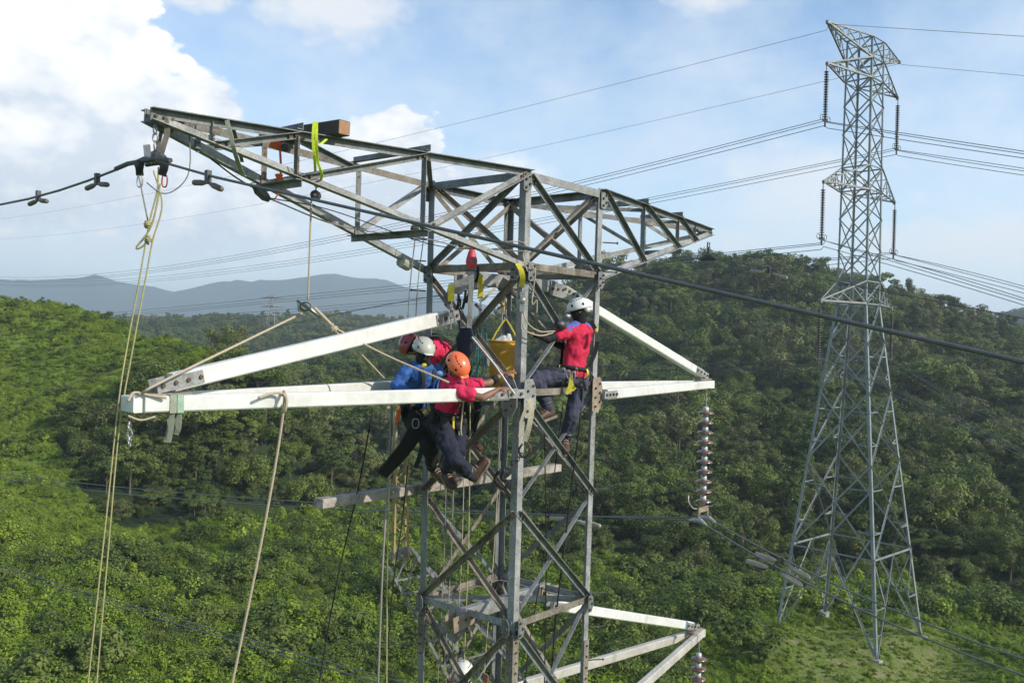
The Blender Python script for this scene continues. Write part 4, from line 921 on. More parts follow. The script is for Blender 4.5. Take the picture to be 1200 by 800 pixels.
rope([A(612,362,9.4),A(618,378,9.45),A(632,388,9.6),A(650,388,9.8)], 0.007, rope_w, 'tan rope from the grey hoist to the right worker, upper strand')
rope([A(612,362,9.4),A(614,385,9.45),A(632,393,9.6),A(648,390,9.8)], 0.007, rope_w, 'tan rope from the grey hoist to the right worker, lower strand')
rope([A(620,306,9.3),A(627,320,9.35),A(624,345,9.4),A(624,357,9.4),A(629,352,9.4),A(629,367,9.4)], 0.007, rope_w, 'short tan rope end hanging beside the front leg')
rope([A(683,453,10.3),A(679,500,10.3),A(673,545,10.35),A(664,620,10.4),A(654,700,10.4),A(645,800,10.4)], 0.010, rope_k, 'black rope trailing from the right worker down the tower')
for k, x in enumerate((556,562,568)):
    rope([A(x,382,10.1),A(x+2,400,10.1),A(x-1,430,10.1),A(x-8,452,10.1)], 0.009, rope_t, 'teal rope strand hanging left of the ochre bucket', group='teal rope strands by the bucket')
rope([A(553,430,9.9),A(549,415,9.9),A(558,398,9.95),A(560,420,9.95),A(556,455,9.9)], 0.008, rope_t, 'teal rope loop behind the orange helmet')
rope([A(618,318,9.5),A(613,300,9.5),A(616,287,9.5),A(600,283,9.5),A(545,290,9.4)], 0.006, rope_w, 'tan line round the front leg above the yellow sling')
rope([A(540,350,10),A(538,380,10),A(541,400,9.9),A(536,440,9.8)], 0.008, rope_k, 'black rope hanging over the dark tool bag')
rope([A(560,372,10),A(552,382,9.9),A(542,400,9.8),A(534,430,9.7)], 0.007, rope_g, 'grey rope from the sling towards the orange helmet')

# ------------------------------------------------------------------ slings, blocks and hoists
def strap(pts, w, m, label, name='sling', wd=None, th=0.006, n=6, parent=None):
    """flat webbing: wide across wd"""
    P_ = curve(pts, n); mb = MB(); wd = wd or V((1, 0, 0)); prof = []
    o = []
    for i, p_ in enumerate(P_):
        d = (P_[min(i+1, len(P_)-1)]-P_[max(i-1, 0)]).normalized(); a = (wd-d*wd.dot(d)).normalized(); b = a.cross(d)
        o += [p_-a*w/2-b*th/2, p_+a*w/2-b*th/2, p_+a*w/2+b*th/2, p_-a*w/2+b*th/2]
    fs = [(i*4+k, i*4+(k+1) % 4, (i+1)*4+(k+1) % 4, (i+1)*4+k) for i in range(len(P_)-1) for k in range(4)]+[(3, 2, 1, 0), tuple(range(len(o)-4, len(o)))]
    mb.add(o, fs); return obj(name, mb, m, parent, label, None if parent else 'sling')
def carabiner(p, h, w, m, label, name='carabiner', parent=None, r=0.006):
    pts = [p+V((w/2*math.copysign(abs(math.cos(t))**.6, math.cos(t)), 0, h/2*math.sin(t))) for t in [k/14*2*PI for k in range(14)]]
    return obj(name, MB().tube(pts, r, 6, True), m, parent, label, None if parent else 'carabiner', smooth=True)
# chain below the left tip
ch = thing('chain', 'steel chain hanging from the left end of the top beam', 'chain', A(183, 150, 7.15))
for i in range(4):
    c = A(182+i*0.3, 152+i*9.5, 7.12); h = 0.075
    dirx = V((1, 0, 0)) if i % 2 else V((.2, 1, 0)).normalized()
    obj('link', MB().tube([c+dirx*0.020*math.cos(t)+ZD*h/2*math.sin(t) for t in [k/10*2*PI for k in range(10)]], 0.008, 6, True), hwl, ch, smooth=True)
cl = thing('suspension_clamp', 'bolted clamp gripping the thick wire below the chain', 'clamp', A(184, 188, 7.1))
obj('body', MB().loft([(A(172,193,7.1), ZD*.02, VD.cross(ZD)*.02), (A(178,186,7.1), ZD*.06, VD.cross(ZD)*.03), (A(190,186,7.1), ZD*.05, VD.cross(ZD)*.03), (A(198,190,7.1), ZD*.02, VD.cross(ZD)*.02)], 8), hw, cl)
obj('side_plate', MB().box(A(172,170,7.08), A(174,192,7.08), 0.02, 0.05), hwl, cl); obj('bolt', MB().tube([A(184,181,7.0), A(184,181,7.2)], 0.02, 6), hw, cl)
strap([A(192,131,7.2),A(194,140,7.15),A(196,155,7.12),A(192,170,7.1),A(187,187,7.1)], 0.045, web_b, 'dark brown sling from the left beam end to the wire clamp')
strap([A(190,150,7.3),A(186,170,7.2),A(182,188,7.15)], 0.03, web_b, 'rear brown sling behind the chain')
for (x, lb) in ((163, 'left'), (192, 'right')):
    strap([A(x-3,189,7.1),A(x,196,7.08),A(x+(1 if x < 170 else -2),206,7.1)], 0.06, web_k, 'black sling choked on the thick wire, %s of the clamp' % lb)
    strap([A(x+4,189,7.14),A(x+3,198,7.16),A(x,206,7.12)], 0.03, web_k, 'rear leg of the black sling, %s of the clamp' % lb)
    carabiner(A(x+1,212,7.1), 0.10, 0.042, hwl if x < 170 else mat('red_carabiner', (.35, .07, .05), .4, .6, .2, 20, 0), '%s carabiner below the black slings' % lb)
strap([A(266,141,7.3),A(270,158,7.3),A(275,178,7.35),A(284,204,7.6),A(287,206,7.7)], 0.036, web_g, 'pale grey strap looped over the near top chord')
strap([A(271,141,7.5),A(276,160,7.6),A(284,190,7.8)], 0.03, web_b, 'darker rear leg of the strap over the near top chord')
gr = thing('rope_grip', 'black wire grip pulled tight under the left part of the beam', 'grip', A(304, 226, 7.95))
obj('body', MB().loft([(A(299,219,7.95), V((.02,0,.02)), V((0,.02,0))), (A(303,223,7.95), V((.035,0,.03)), V((0,.02,0))), (A(311,231,7.97), V((.03,0,.03)), V((0,.02,0))), (A(316,235,8), V((.015,0,.015)), V((0,.01,0)))], 8), hw, gr)
obj('eye', MB().tube([A(296,217,7.95)+V((.02*math.cos(t),0,.02*math.sin(t))) for t in [k/8*2*PI for k in range(8)]], .006, 5, True), hwl, gr)
# orange lever hoist
oh = thing('ratchet_strap', 'orange ratchet strap hanging from the beam left of the yellow one', 'strap', A(326, 170, 8.0))
obj('hook_block', MB().box(A(317,168,8.0), A(336,174,8.0), 0.05, 0.07), web_o, oh); obj('spool', MB().lathe(A(333,172,7.95), V((0,1,0)), [(.03,0),(.035,.01),(.035,.06),(.03,.07)], 10), hw, oh)
strap([A(328,172,8.4),A(329,190,8.4),A(329,204,8.4)], 0.02, web_o, None, 'strap', parent=oh)
for k, (x0, x1) in enumerate(((324, 328), (330, 325), (327, 331))): strap([A(x0,204,8.4),A(x1,214,8.37),A(x0,224,8.4)], 0.035, web_o, None, 'strap', parent=oh)
strap([A(330,222,8.4),A(325,229,8.4),A(321,234,8.4)], 0.012, web_o, None, 'loose_end', parent=oh)
ys = thing('sling', 'neon yellow sling round the dark timber block and the top chord', 'sling', A(370, 150, 8.4))
for pts in ([A(368,143,7.7),A(367,165,7.7),A(369,190,7.8),A(370,205,8.3),A(373,219,8.3)], [A(371,143,7.7),A(371,165,7.7),A(372,188,7.8),A(377,205,7.9),A(373,219,8.3)], [A(368,167,7.75),A(375,169,7.8),A(383,163,8.0)]): strap(pts, 0.024, web_n, None, 'webbing', parent=ys)
obj('knot', MB().ball(A(372,217,8.3), 0.035, (1, .7, .7)), web_n, ys, smooth=True)
def block(p, r, label, m=hw, name='pulley_block', tilt=V((0, 1, 0))):
    t_ = thing(name, label, 'pulley', p); w = V((0, 1, 0))
    for s in (-1, 1): obj('cheek_plate', MB().lathe(p+w*s*0.025, w*s, [(r, 0), (r*1.02, .006), (r*.3, .008)], 12), m, t_, smooth=False)
    obj('sheave', MB().lathe(p-w*.018, w, [(r*.9, 0), (r*.65, .018), (r*.9, .036)], 14), hwl, t_, smooth=True)
    obj('hook', MB().tube([p+ZD*r*.8, p+ZD*(r+.02), p+ZD*(r+.05)+V((.012, 0, 0)), p+ZD*(r+.075), p+ZD*(r+.05)-V((.014, 0, 0))], .008, 6), hwl, t_)
    obj('axle', MB().lathe(p-w*.045, w, [(.012, 0), (.012, .09)], 8), hwl, t_); return t_
block(A(370,229,8.3), 0.045, 'black pulley block under the neon yellow sling')
t_ = thing('pulley_block', 'pale snatch block hanging in mid air where the tan ropes meet', 'pulley', A(358, 359, 8.5))
obj('cheek_plate', MB().loft([(A(349,353,8.5), V((.012,0,-.005)), V((0,.02,0))), (A(354,359,8.5), V((.04,0,.04)), V((0,.025,0))), (A(362,364,8.5), V((.035,0,.03)), V((0,.025,0))), (A(374,372,8.5), V((.008,0,.01)), V((0,.015,0)))], 10), mat('block_green', (.35,.42,.36), .4, .3, .2, 20, 0), t_, smooth=True)
obj('strap_plate', MB().box(A(348,352,8.45), A(376,373,8.45), 0.012, 0.022), hw, t_); obj('rim', MB().tube([A(358,359,8.47)+V((.05*math.cos(t),0,.04*math.sin(t))) for t in [k/14*2*PI for k in range(14)]], .007, 5, True), hw, t_)
# yellow slings inside the head of the tower
def loop_sling(pts, w, m, label):
    t_ = thing('sling', label, 'sling', pts[0])
    strap(pts, w, m, None, 'webbing', parent=t_); strap([p_+V((.018, .03, 0)) for p_ in pts], w*.7, m, None, 'webbing', parent=t_); return t_
loop_sling([A(606,309,9.35),A(610,316,9.3),A(612,326,9.32),A(610,336,9.4)], 0.045, web_y, 'bright yellow sling on the front leg at beam height')
loop_sling([A(562,322,10.0),A(563,335,10.0),A(562,350,10.0)], 0.05, web_y, 'yellow sling choked on the beam behind, next to the bucket line')
strap([A(566,352,10),A(572,345,10.05),A(580,338,10.1)], 0.03, web_c, 'pale sling tail fanned beside the yellow one')
loop_sling([A(529,334,9.6),A(528,343,9.6),A(528,353,9.65)], 0.06, web_y, 'olive yellow sling on the bracket above the loose tie')
strap([A(620,467,9.3),A(623,480,9.25),A(620,500,9.25),A(615,517,9.3)], 0.055, web_c, 'wide cream sling hanging from the front leg below the arm joint')
strap([A(620,470,9.4),A(612,490,9.4),A(609,512,9.4)], 0.03, web_c, 'narrow rear leg of the cream sling')
sh = thing('shackle', 'rusty shackle and hook chain below the cream sling', 'shackle', A(613, 530, 9.4))
obj('bow', MB().tube(curve([A(618,518,9.3),A(622,528,9.3),A(614,536,9.35),A(608,528,9.35),A(612,520,9.3)], 4), .012, 6), rust, sh)
for k in range(5): obj('link', MB().tube([A(611-k*4.5,533+k*4.5,9.4)+V((.022*math.cos(t),0.01*math.sin(t),.022*math.sin(t))) for t in [j/8*2*PI for j in range(8)]], .008, 5, True), hw, sh)
rope([A(592,550,9.5),A(588,560,9.5),A(596,565,9.5),A(590,572,9.5),A(580,562,9.5),A(585,552,9.5)], .02, rope_k, 'coil of black cable hanging behind the front leg', 'coil', 'rope')
def hoist(p, label, m=hwl, s=1.0):
    t_ = thing('lever_hoist', label, 'hoist', p)
    obj('body', MB().lathe(p-V((0, .05, 0)), V((0, 1, 0)), [(.024*s, 0), (.036*s, .01), (.036*s, .08), (.024*s, .1)], 12), m, t_, smooth=True)
    obj('frame', MB().box(p+ZD*.09*s, p-ZD*.12*s, .05*s, .06*s, V((0, 1, 0))), m, t_)
    obj('lever', MB().box(p, p+V((-.10, -.03, .09))*s, .02, .03), rust, t_)
    obj('top_hook', MB().tube(curve([p+ZD*.09*s, p+ZD*.13*s, p+ZD*.15*s+V((.02, 0, 0)), p+ZD*.17*s, p+ZD*.15*s-V((.02, 0, 0))], 3), .007, 6), hwl, t_)
    obj('load_chain', MB().tube([p-ZD*.12*s, p-ZD*.3*s], .007, 5), hwl, t_); return t_
hoist(A(612,352,9.4), 'grey lever hoist hanging from the yellow sling on the front leg')
hoist(A(589,357,10.2), 'brass coloured lever hoist above the bucket', mat('brass_hoist', (.45,.30,.10), .5, .4, .3, 20, 0), .7)
hoist(A(563,362,10.0), 'small hoist between the two yellow slings', hwl, .6)
hoist(A(529,363,9.65), 'hoist hooked to the loose tie end', hwl, .7)
for k, (x0, y0, x1, y1, m_, lb) in enumerate(((537,340,536,362,web_k,'left'),(546,335,542,362,web_k,'middle'),(551,332,546,355,web_k,'right'),(560,312,558,330,web_k,'upper'))):
    strap([A(x0,y0,9.9),A((x0+x1)/2+1,(y0+y1)/2,9.9),A(x1,y1,9.95)], 0.03, m_, '%s black sling hanging from the left of the tower head' % lb)
obj('rope_clutch', MB().box(A(588,338,10.2), A(594,328,10.2), .1, .12, V((0, 1, 0))), hw, None, 'black equipment block under the middle of the tower head', 'block')
# pink load cell buoy
pk = thing('weight_bag', 'pink red tapered bag hanging under the beam left of the front leg', 'bag', A(553,305,9.4))
obj('body', MB().lathe(A(553,292,9.4), -ZD, [(.02,0),(.035,.02),(.055,.09),(.062,.13),(.055,.17),(.03,.20)], 14), pinkm, pk, smooth=True)
obj('patch', MB().ball(A(556,305,9.345), .03, (.8, .3, 1.3)), web_b, pk, smooth=True)
obj('loop', MB().tube([A(553,289,9.4)+V((.02*math.cos(t),0,.025*math.sin(t))) for t in [k/8*2*PI for k in range(8)]], .006, 5, True), pinkm, pk)
obj('steel_bar', MB().box(A(553,318,9.45), A(550,384,9.5), .05, .05, V((0,1,0))), steel_l, None, 'grey steel bar hanging below the pink bag', 'bar')
# bracket plate seen at the head
obj('lifting_bracket', MB().prism([(-.12,-.05),(.05,-.09),(.16,.02),(.16,.10),(-.10,.05)], A(536,336,9.7), A(536,336,9.7)+V((0,.012,0)), V((1,0,.25)).normalized(), ZD), steel_l, None, 'pale perforated bracket plate at the left of the tower head', 'bracket')
# slings on the left arm tip
for x, m_, lb in ((200,web_g,'grey green'),(209,web_m,'mint green')):
    t_ = thing('sling', '%s round sling wrapped on the left arm near its tip' % lb, 'sling', A(x, 470, 7.2)); c = min((T(-0.8,-.8,-.56).lerp(T(-4.62,-.085,-.585), k_/400) for k_ in range(401)), key=lambda p_: abs(pix(p_)[0]-x)); du = (T(-0.8,-.8,-.56)-T(-4.74,-.085,-.585)).normalized(); a = du.cross(ZD).normalized()
    pr = [(-.055,-.073),(.055,-.073),(.055,.073),(-.055,.073)]
    obj('wrap', MB().prism(pr, c-du*.026, c+du*.026, a, ZD), m_, t_)
    b0 = c-ZD*.07
    for s_ in (-1, 1): strap([b0+a*s_*.03, b0+a*s_*.02-ZD*.12, b0-ZD*(.24 if x < 205 else .18)+V((s_*.008-.02, 0, 0))], .04, web_g, None, 'hanging_leg', parent=t_)
hk = thing('chain', 'short hook chain under the left arm tip', 'chain', A(152,500,6.95))
for i in range(3): obj('link', MB().tube([A(152,499+i*9,6.95)+(V((1,0,0)) if i % 2 else V((0,1,0)))*.018*math.cos(t)+ZD*.038*math.sin(t) for t in [k/9*2*PI for k in range(9)]], .008, 5, True), hwl, hk)
# wire clamps where the thick wire passes the left post
t_ = thing('wire_clamp', 'dark clamp cluster where the beam lines meet left of centre', 'clamp', A(488,262,8.0))
for q_ in ((486,268,9.2,.05),(492,262,9.2,.035),(500,270,9.25,.04),(535,280,9.4,.03),(540,287,9.4,.035)): obj('clamp', MB().ball(A(*q_[:3]), q_[3], (1, .7, .8), n=7, m=4), hw, t_)
gs_ = min((k_/200 for k_ in range(200)), key=lambda k_: abs(pix(chordp(-1, H0+3*k_, 1, False))[0]-474)); g0, g1 = chordp(-1, H0+3*gs_-.07, 1, False), chordp(-1, H0+3*gs_+.07, 1, False)
obj('grip_sleeve', MB().tube([g0-ZD*.035, g1-ZD*.035], .062, 10), web_g, None, 'grey sleeve wrapped on the bottom chord of the beam', 'sleeve')

# ------------------------------------------------------------------ bucket
bc = A(592, 400, 10.45); bk = thing('canvas_bucket', 'ochre canvas tool bucket hanging inside the tower beside the front leg', 'bucket', bc)
mb = MB(); rings = [(bc-ZD*(0.0+0.52*k/6), V((1,0,0))*(0.185-0.003*k+0.006*math.sin(k*2.1)), V((0,1,0))*(0.185-0.004*k)) for k in range(7)]
mb.loft(rings+[(bc-ZD*.50, V((.10,0,0)), V((0,.10,0)))], 20); obj('bucket_body', mb, canvas, bk, smooth=True)
obj('rim', MB().tube([bc+V((.187*math.cos(t), .187*math.sin(t), 0)) for t in [k/20*2*PI for k in range(20)]], .010, 6, True), canvas, bk, smooth=True)
obj('inside', MB().lathe(bc-ZD*.02, ZD, [(.165, 0), (.165, .01)], 20), web_k, bk)
for s in (-1, 1): strap([bc+V((s*.17, 0, -.03)), bc+V((s*.09, 0, .13)), bc+V((0.0, 0, .27))], .018, web_y, None, 'handle', parent=bk)
obj('ring', MB().tube([bc+V((.015*math.cos(t), 0, .28+.02*math.sin(t))) for t in [k/8*2*PI for k in range(8)]], .005, 5, True), hwl, bk)
mb = MB().ball(bc+V((-.02, -.02, .0)), .07, (1.3, .8, .9), n=9, m=6); mb.ball(bc+V((.05, -.04, .03)), .05, (.8, .6, 1.3), n=7, m=5); remesh('cloth', mb, c_wht, None, .010, 2, fold=.06, label='crumpled white cloth sticking out of the ochre bucket', cat='cloth')
rope([bc+ZD*.30, bc+ZD*.5, A(590,366,10.3)], .006, rope_w, 'short line holding the ochre bucket')
# tool bag
obj('tool_bag', MB().loft([(A(547,384,9.75), V((.06,0,0)), V((0,.05,0))), (A(545,395,9.75), V((.10,0,.01)), V((0,.07,0))), (A(545,410,9.75), V((.09,0,0)), V((0,.07,0))), (A(545,420,9.75), V((.04,0,0)), V((0,.04,0)))], 10), c_navy, None, 'dark navy tool bag hanging behind the orange helmet', 'bag', smooth=True)
rope([A(535,350,9.7),A(545,372,9.75),A(548,384,9.75)], .006, rope_k, 'line holding the dark navy tool bag')

# ------------------------------------------------------------------ ochre mast and white jib seen through the lower tower
ms = thing('gin_pole', 'slender ochre lattice pole hanging left of the tower with a bent pale lattice jib below', 'gin pole', A(470, 480, 10.6))
def lat(name, c0, c1, w0, w1, nseg, m, sd, parent, tw=.02):
    """square lattice boom between c0 and c1"""
    d = (c1-c0).normalized(); a = (sd-d*sd.dot(d)).normalized(); b = a.cross(d)
    def P_(t, i, j): w = w0+(w1-w0)*t; return c0.lerp(c1, t)+a*i*w/2+b*j*w/2
    for i in (-1, 1):
        for j in (-1, 1): obj('chord', MB().box(P_(0, i, j), P_(1, i, j), tw, tw, b), m, parent)
    for k in range(nseg):
        t0, t1 = k/nseg, (k+1)/nseg; s = 1 if k % 2 else -1
        obj('lacing', MB().box(P_(t0, -s, -1), P_(t1, s, -1), tw*.6, tw*.6, b), m, parent); obj('lacing', MB().box(P_(t0, -s, 1), P_(t1, s, 1), tw*.6, tw*.6, b), m, parent)
        obj('lacing', MB().box(P_(t0, -1, -s), P_(t1, -1, s), tw*.6, tw*.6, a), m, parent); obj('lacing', MB().box(P_(t0, 1, -s), P_(t1, 1, s), tw*.6, tw*.6, a), m, parent)
lat('mast', A(470,520,10.7), A(469,655,10.7), .12, .17, 10, mastm, V((1, .3, 0)), ms)
obj('head_tube', MB().tube([A(454,478,10.5),A(462,476,10.5),A(463,500,10.6),A(465,525,10.7)], .022, 8), rope_w, ms)
obj('hinge_plate', MB().box(A(458,652,10.7), A(480,645,10.7), .06, .12), steel_l, ms)
lat('jib', A(471,657,10.8), A(572,800,11.4), .34, .80, 8, steel_l, V((1, .3, .4)), ms, .030)
lat('jib', A(572,800,11.4), A(650,930,12), .80, .80, 4, steel_l, V((1, .3, .4)), ms, .030)
# knee brace of the missing lower left arm
obj('arm_bracket', MB().box(A(560,716,10.2), A(528,750,10.1), .07, .10), steel_w, tower); obj('arm_bracket', MB().box(A(545,722,10.1), A(553,745,10.1), .10, .012), plate, tower)

# ------------------------------------------------------------------ people
def limb(mb, pts, rads, n=10):
    """tapered limb along a polyline with rounded joints"""
    P_ = [V(p) for p in pts]
    for i in range(len(P_)-1):
        d = (P_[i+1]-P_[i]); L = d.length; d = d/L; a = d.orthogonal().normalized(); b = d.cross(a); rr_ = []
        for k in range(7):
            t = k/6; r = rads[i]*(1-t)+rads[i+1]*t; r *= 1+0.10*math.sin(PI*min(1, t*1.6)) if i % 2 == 0 or True else 1
            rr_.append((P_[i]+d*L*t, a*r, b*r))
        mb.loft(rr_, n)
    for p_, r in zip(P_, rads): mb.ball(p_, r*1.02, n=10, m=7)
def hand(mb, w, d, palm_n, s=1.0, curl=0.5):
    """palm, four bent fingers of unequal length and a thumb from the palm's side"""
    d = d.normalized(); side = d.cross(palm_n).normalized(); pn = side.cross(d).normalized()
    mb.loft([(w, side*.026*s, pn*.020*s), (w+d*.035*s, side*.040*s, pn*.017*s), (w+d*.085*s, side*.043*s, pn*.014*s)], 10)
    for k, (o_, L) in enumerate(((-.031, .070), (-.011, .080), (.011, .076), (.031, .060))):
        b0 = w+d*.080*s+side*o_*s; p1 = b0+(d*math.cos(curl*.5)+pn*math.sin(curl*.5))*L*.45*s; p2 = p1+(d*math.cos(curl*1.5)+pn*math.sin(curl*1.5))*L*.33*s; p3 = p2+(d*math.cos(curl*2.4)+pn*math.sin(curl*2.4))*L*.25*s
        for a_, b_, r in ((b0, p1, .0095), (p1, p2, .0088), (p2, p3, .0078)): mb.tube([a_, b_], r*s, 6)
    t0 = w+d*.025*s-side*.030*s; t1 = t0+(d*.7-side*.6+pn*.4).normalized()*.042*s; t2 = t1+(d*.9-side*.1+pn*.5).normalized()*.034*s
    mb.tube([t0, t1], .012*s, 6); mb.tube([t1, t2], .010*s, 6)
def headframe(fwd, upv):
    fwd = fwd.normalized(); r_ = fwd.cross(upv).normalized(); u_ = r_.cross(fwd).normalized()
    return r_, fwd, u_
def person(label, J, cols, fwd_head, up_head, chest_fwd, hmat, clothes, helmet_tilt=0, mask=True, scale=1.0, sleeves=0.55, boots=True, gloves=False, hands=None, backpack=None, back_straps=True):
    """J: joints in the world; body is one continuous skin, clothes are shells over it"""
    base = J['pelvis'].copy(); t_ = thing('person', label, 'person', base)
    pel, che, nk, hd = J['pelvis'], J['chest'], J['neck'], J['head']
    sL, sR = J['sL'], J['sR']; hL, hR = J['hL'], J['hR']
    sp_ax = (sR-sL).normalized(); hp_ax = (hR-hL).normalized()
    def torso(mb, g):
        """lofted trunk: hips, waist, chest, shoulders"""
        mid = pel.lerp(che, .45); ax_m = (sp_ax+hp_ax).normalized()
        def ring(c, ax, wa, wb, dirv):
            f_ = ax.cross(dirv).normalized(); return (c, ax*(wa+g), f_*(wb+g))
        up1 = (che-pel).normalized(); up2 = (nk-che).normalized()
        mb.loft([ring(pel-up1*.10, hp_ax, .125, .095, up1), ring(pel, hp_ax, .165, .115, up1), ring(mid-up1*.02, ax_m, .140, .098, up1), ring(pel.lerp(che, .8), sp_ax, .160, .115, up1),
                 ring(che+up2*.06, sp_ax, .172, .115, up2), ring(che.lerp(nk, .72), sp_ax, .150, .088, up2), ring(nk-up2*.0, sp_ax, .075, .062, up2)], 16)
    # skin
    mb = MB(); torso(mb, -0.012); limb(mb, [nk-(hd-nk)*.2, nk.lerp(hd, .55)], [.055, .052])
    r_, f_, u_ = headframe(fwd_head, up_head); RH = Matrix((r_, f_, u_)).transposed()
    mb.ball(hd, .105, (.74, .93, 1.06), RH, 16, 12); mb.ball(hd-u_*.055+f_*.02, .07, (.80, .95, .85), RH, 12, 8)
    mb.ball(hd+f_*.100-u_*.020, .016, (.8, 1.2, 1.5), RH, 8, 6); mb.ball(hd+f_*.088-u_*.060, .020, (1.5, .6, .5), RH, 8, 5)
    for s in (-1, 1): mb.ball(hd+r_*s*.078-u_*.01, .022, (.35, .8, 1.3), RH, 8, 5)
    for S in 'LR':
        limb(mb, [J['s'+S], J['e'+S], J['w'+S]], [.050, .039, .026]); limb(mb, [J['h'+S], J['k'+S], J['a'+S]], [.080, .055, .038])
        hdv, pn = (hands or {}).get(S, (J['w'+S]-J['e'+S], -ZD)); hand(mb, J['w'+S], hdv, pn)
    remesh('body', mb, skin, t_, .011, 3)
    # eyes
    for s in (-1, 1): obj('eye', MB().ball(hd+f_*.090+r_*s*.032+u_*.012, .010), c_blk, t_)
    # shirt
    mb = MB(); torso(mb, .020)
    for S in 'LR':
        if sleeves >= 1: limb(mb, [J['s'+S], J['e'+S], J['w'+S]], [.074, .060, .046])
        else: limb(mb, [J['s'+S], J['s'+S].lerp(J['e'+S], sleeves)], [.073, .070])
    remesh('shirt', mb, cols['shirt'], t_, .013, 4, fold=.045)
    if sleeves < 1 and cols.get('undersleeve'):
        for S in 'LR': mb = MB(); limb(mb, [J['s'+S].lerp(J['e'+S], .3), J['e'+S], J['e'+S].lerp(J['w'+S], .96)], [.052, .046, .034]); remesh('sleeve', mb, cols['undersleeve'], t_, .012, 3, fold=.02)
    # trousers
    mb = MB(); up1 = (che-pel).normalized(); fx = hp_ax.cross(up1).normalized()
    mb.loft([(pel-up1*.13, hp_ax*.155, fx*.115), (pel-up1*.03, hp_ax*.182, fx*.13), (pel+up1*.08, hp_ax*.165, fx*.12)], 16)
    for S in 'LR': limb(mb, [J['h'+S], J['k'+S], J['a'+S].lerp(J['k'+S], .06)], [.112, .084, .070])
    remesh('trousers', mb, cols['legs'], t_, .014, 4, fold=.05)
    # boots
    for S in 'LR':
        a_, to = J['a'+S], J['t'+S]; d = (to-a_); fl_ = d.normalized(); shin = (J['k'+S]-a_).normalized(); dn = -shin
        sd_ = fl_.cross(shin).normalized(); dn = sd_.cross(fl_).normalized(); dn = dn if dn.dot(shin) < 0 else -dn
        mb = MB(); limb(mb, [a_+shin*.08, a_+dn*.02], [.060, .056]); heel = a_-fl_*.05+dn*.05
        mb.loft([(heel-fl_*.016, sd_*.032, dn*.026), (heel+fl_*.03, sd_*.048, dn*.056), (heel+fl_*.12-dn*.010, sd_*.054, dn*.056), (heel+fl_*.21+dn*.004, sd_*.058, dn*.042), (heel+fl_*.285+dn*.010, sd_*.040, dn*.028)], 12)
        remesh('boot', mb, cols.get('boot', boot), t_, .011, 3)
        mb = MB(); pr = [(-.034, 0), (-.040, .08), (-.036, .13), (-.048, .20), (-.040, .27), (0, .295), (.040, .27), (.048, .20), (.036, .13), (.040, .08), (.034, 0)]
        o0 = heel-fl_*.02+dn*.036; mb.prism(pr, o0+dn*.004, o0+dn*.034, sd_, fl_); bo_ = obj('sole', mb, sole, t_)
        q_ = a_+shin*.075; obj('boot_collar', MB().tube([q_+sd_*.062*math.cos(j/12*2*PI)+fl_*.064*math.sin(j/12*2*PI) for j in range(12)], .016, 6, True), hw, t_, smooth=True)
        for k in range(4): l_ = a_+fl_*(.055+.028*k)-dn*(.030-.018*k); obj('boot_lace', MB().tube([l_-sd_*.030, l_-dn*.012, l_+sd_*.030], .0045, 5), rope_w, t_)
    if mask:
        mb = MB(); mb.ball(hd, .113, (.76, .93, 1.05), RH, 16, 12); mb.ball(hd-u_*.06+f_*.02, .075, (.84, .98, .9), RH); limb(mb, [hd-u_*.08, nk.lerp(hd, .1)], [.070, .078]); remesh('balaclava', mb, c_blk, t_, .012, 3, fold=.025)
    # helmet: shell with brim line and vents
    hc = hd+u_*.035; rings = []
    for k in range(9):
        th = (k/8)*PI*.53; z = math.cos(th); q = max(math.sin(th), .02); rings.append((hc+u_*.118*z-f_*.005, r_*.122*q, f_*(.148*q)))
    rings.append((rings[-1][0]-u_*.012, r_*.119, f_*.145)); rings.append((rings[-1][0]+u_*.010, r_*.104, f_*.128))
    mb = MB(); mb.loft(rings, 24); he = obj('helmet', mb, hmat, t_, smooth=True)
    # back lobe and front peak
    mb = MB(); mb.loft([(hc-u_*.01+f_*.12, r_*.07, u_*.012), (hc-u_*.016+f_*.162, r_*.05, u_*.006)], 10); obj('peak', mb, hmat, he, smooth=True)
    mb = MB(); mb.ball(hc-u_*.035-f_*.085, .072, (1.25, .62, .62), RH, 12, 8); obj('nape_shell', mb, hmat, he, smooth=True)
    vb = MB()
    for s in (-1, 1):
        for k in range(5):
            th = .62+.04*k; az_ = -.55+.33*k; n_ = (r_*s*math.sin(th)*math.cos(az_*.9)+f_*math.sin(th)*math.sin(az_)+u_*math.cos(th)); p_ = hc+r_*n_.dot(r_)*.121+f_*(n_.dot(f_)*.148-.005)+u_*n_.dot(u_)*.117
            vb.ball(p_, .012, (.6, 1.0, .5), RH, 6, 4)
        for (x_, y_, z_) in ((.108, .07, .035), (.112, -.06, .028)): vb.ball(hc+r_*s*x_+f_*y_+u_*z_, .015, (.4, 1, 1.1), RH, 6, 4)
    obj('vents', vb, c_blk, he, kind='stuff')
    for s in (-1, 1): obj('chin_strap', MB().tube([hc+r_*s*.100+f_*.04-u_*.01, hd+r_*s*.078+f_*.03-u_*.05, hd+f_*.06-u_*.115], .005, 5), web_k, he)
    # harness: belt, leg loops, shoulder straps
    hm = web_k; ha = thing_part = None
    mb = MB(); c = pel+up1*.06; mb.tube([c+hp_ax*.182*math.cos(k/20*2*PI)+fx*.142*math.sin(k/20*2*PI) for k in range(20)], .024, 8, True)
    hb = obj('harness_belt', mb, hm, t_, smooth=True)
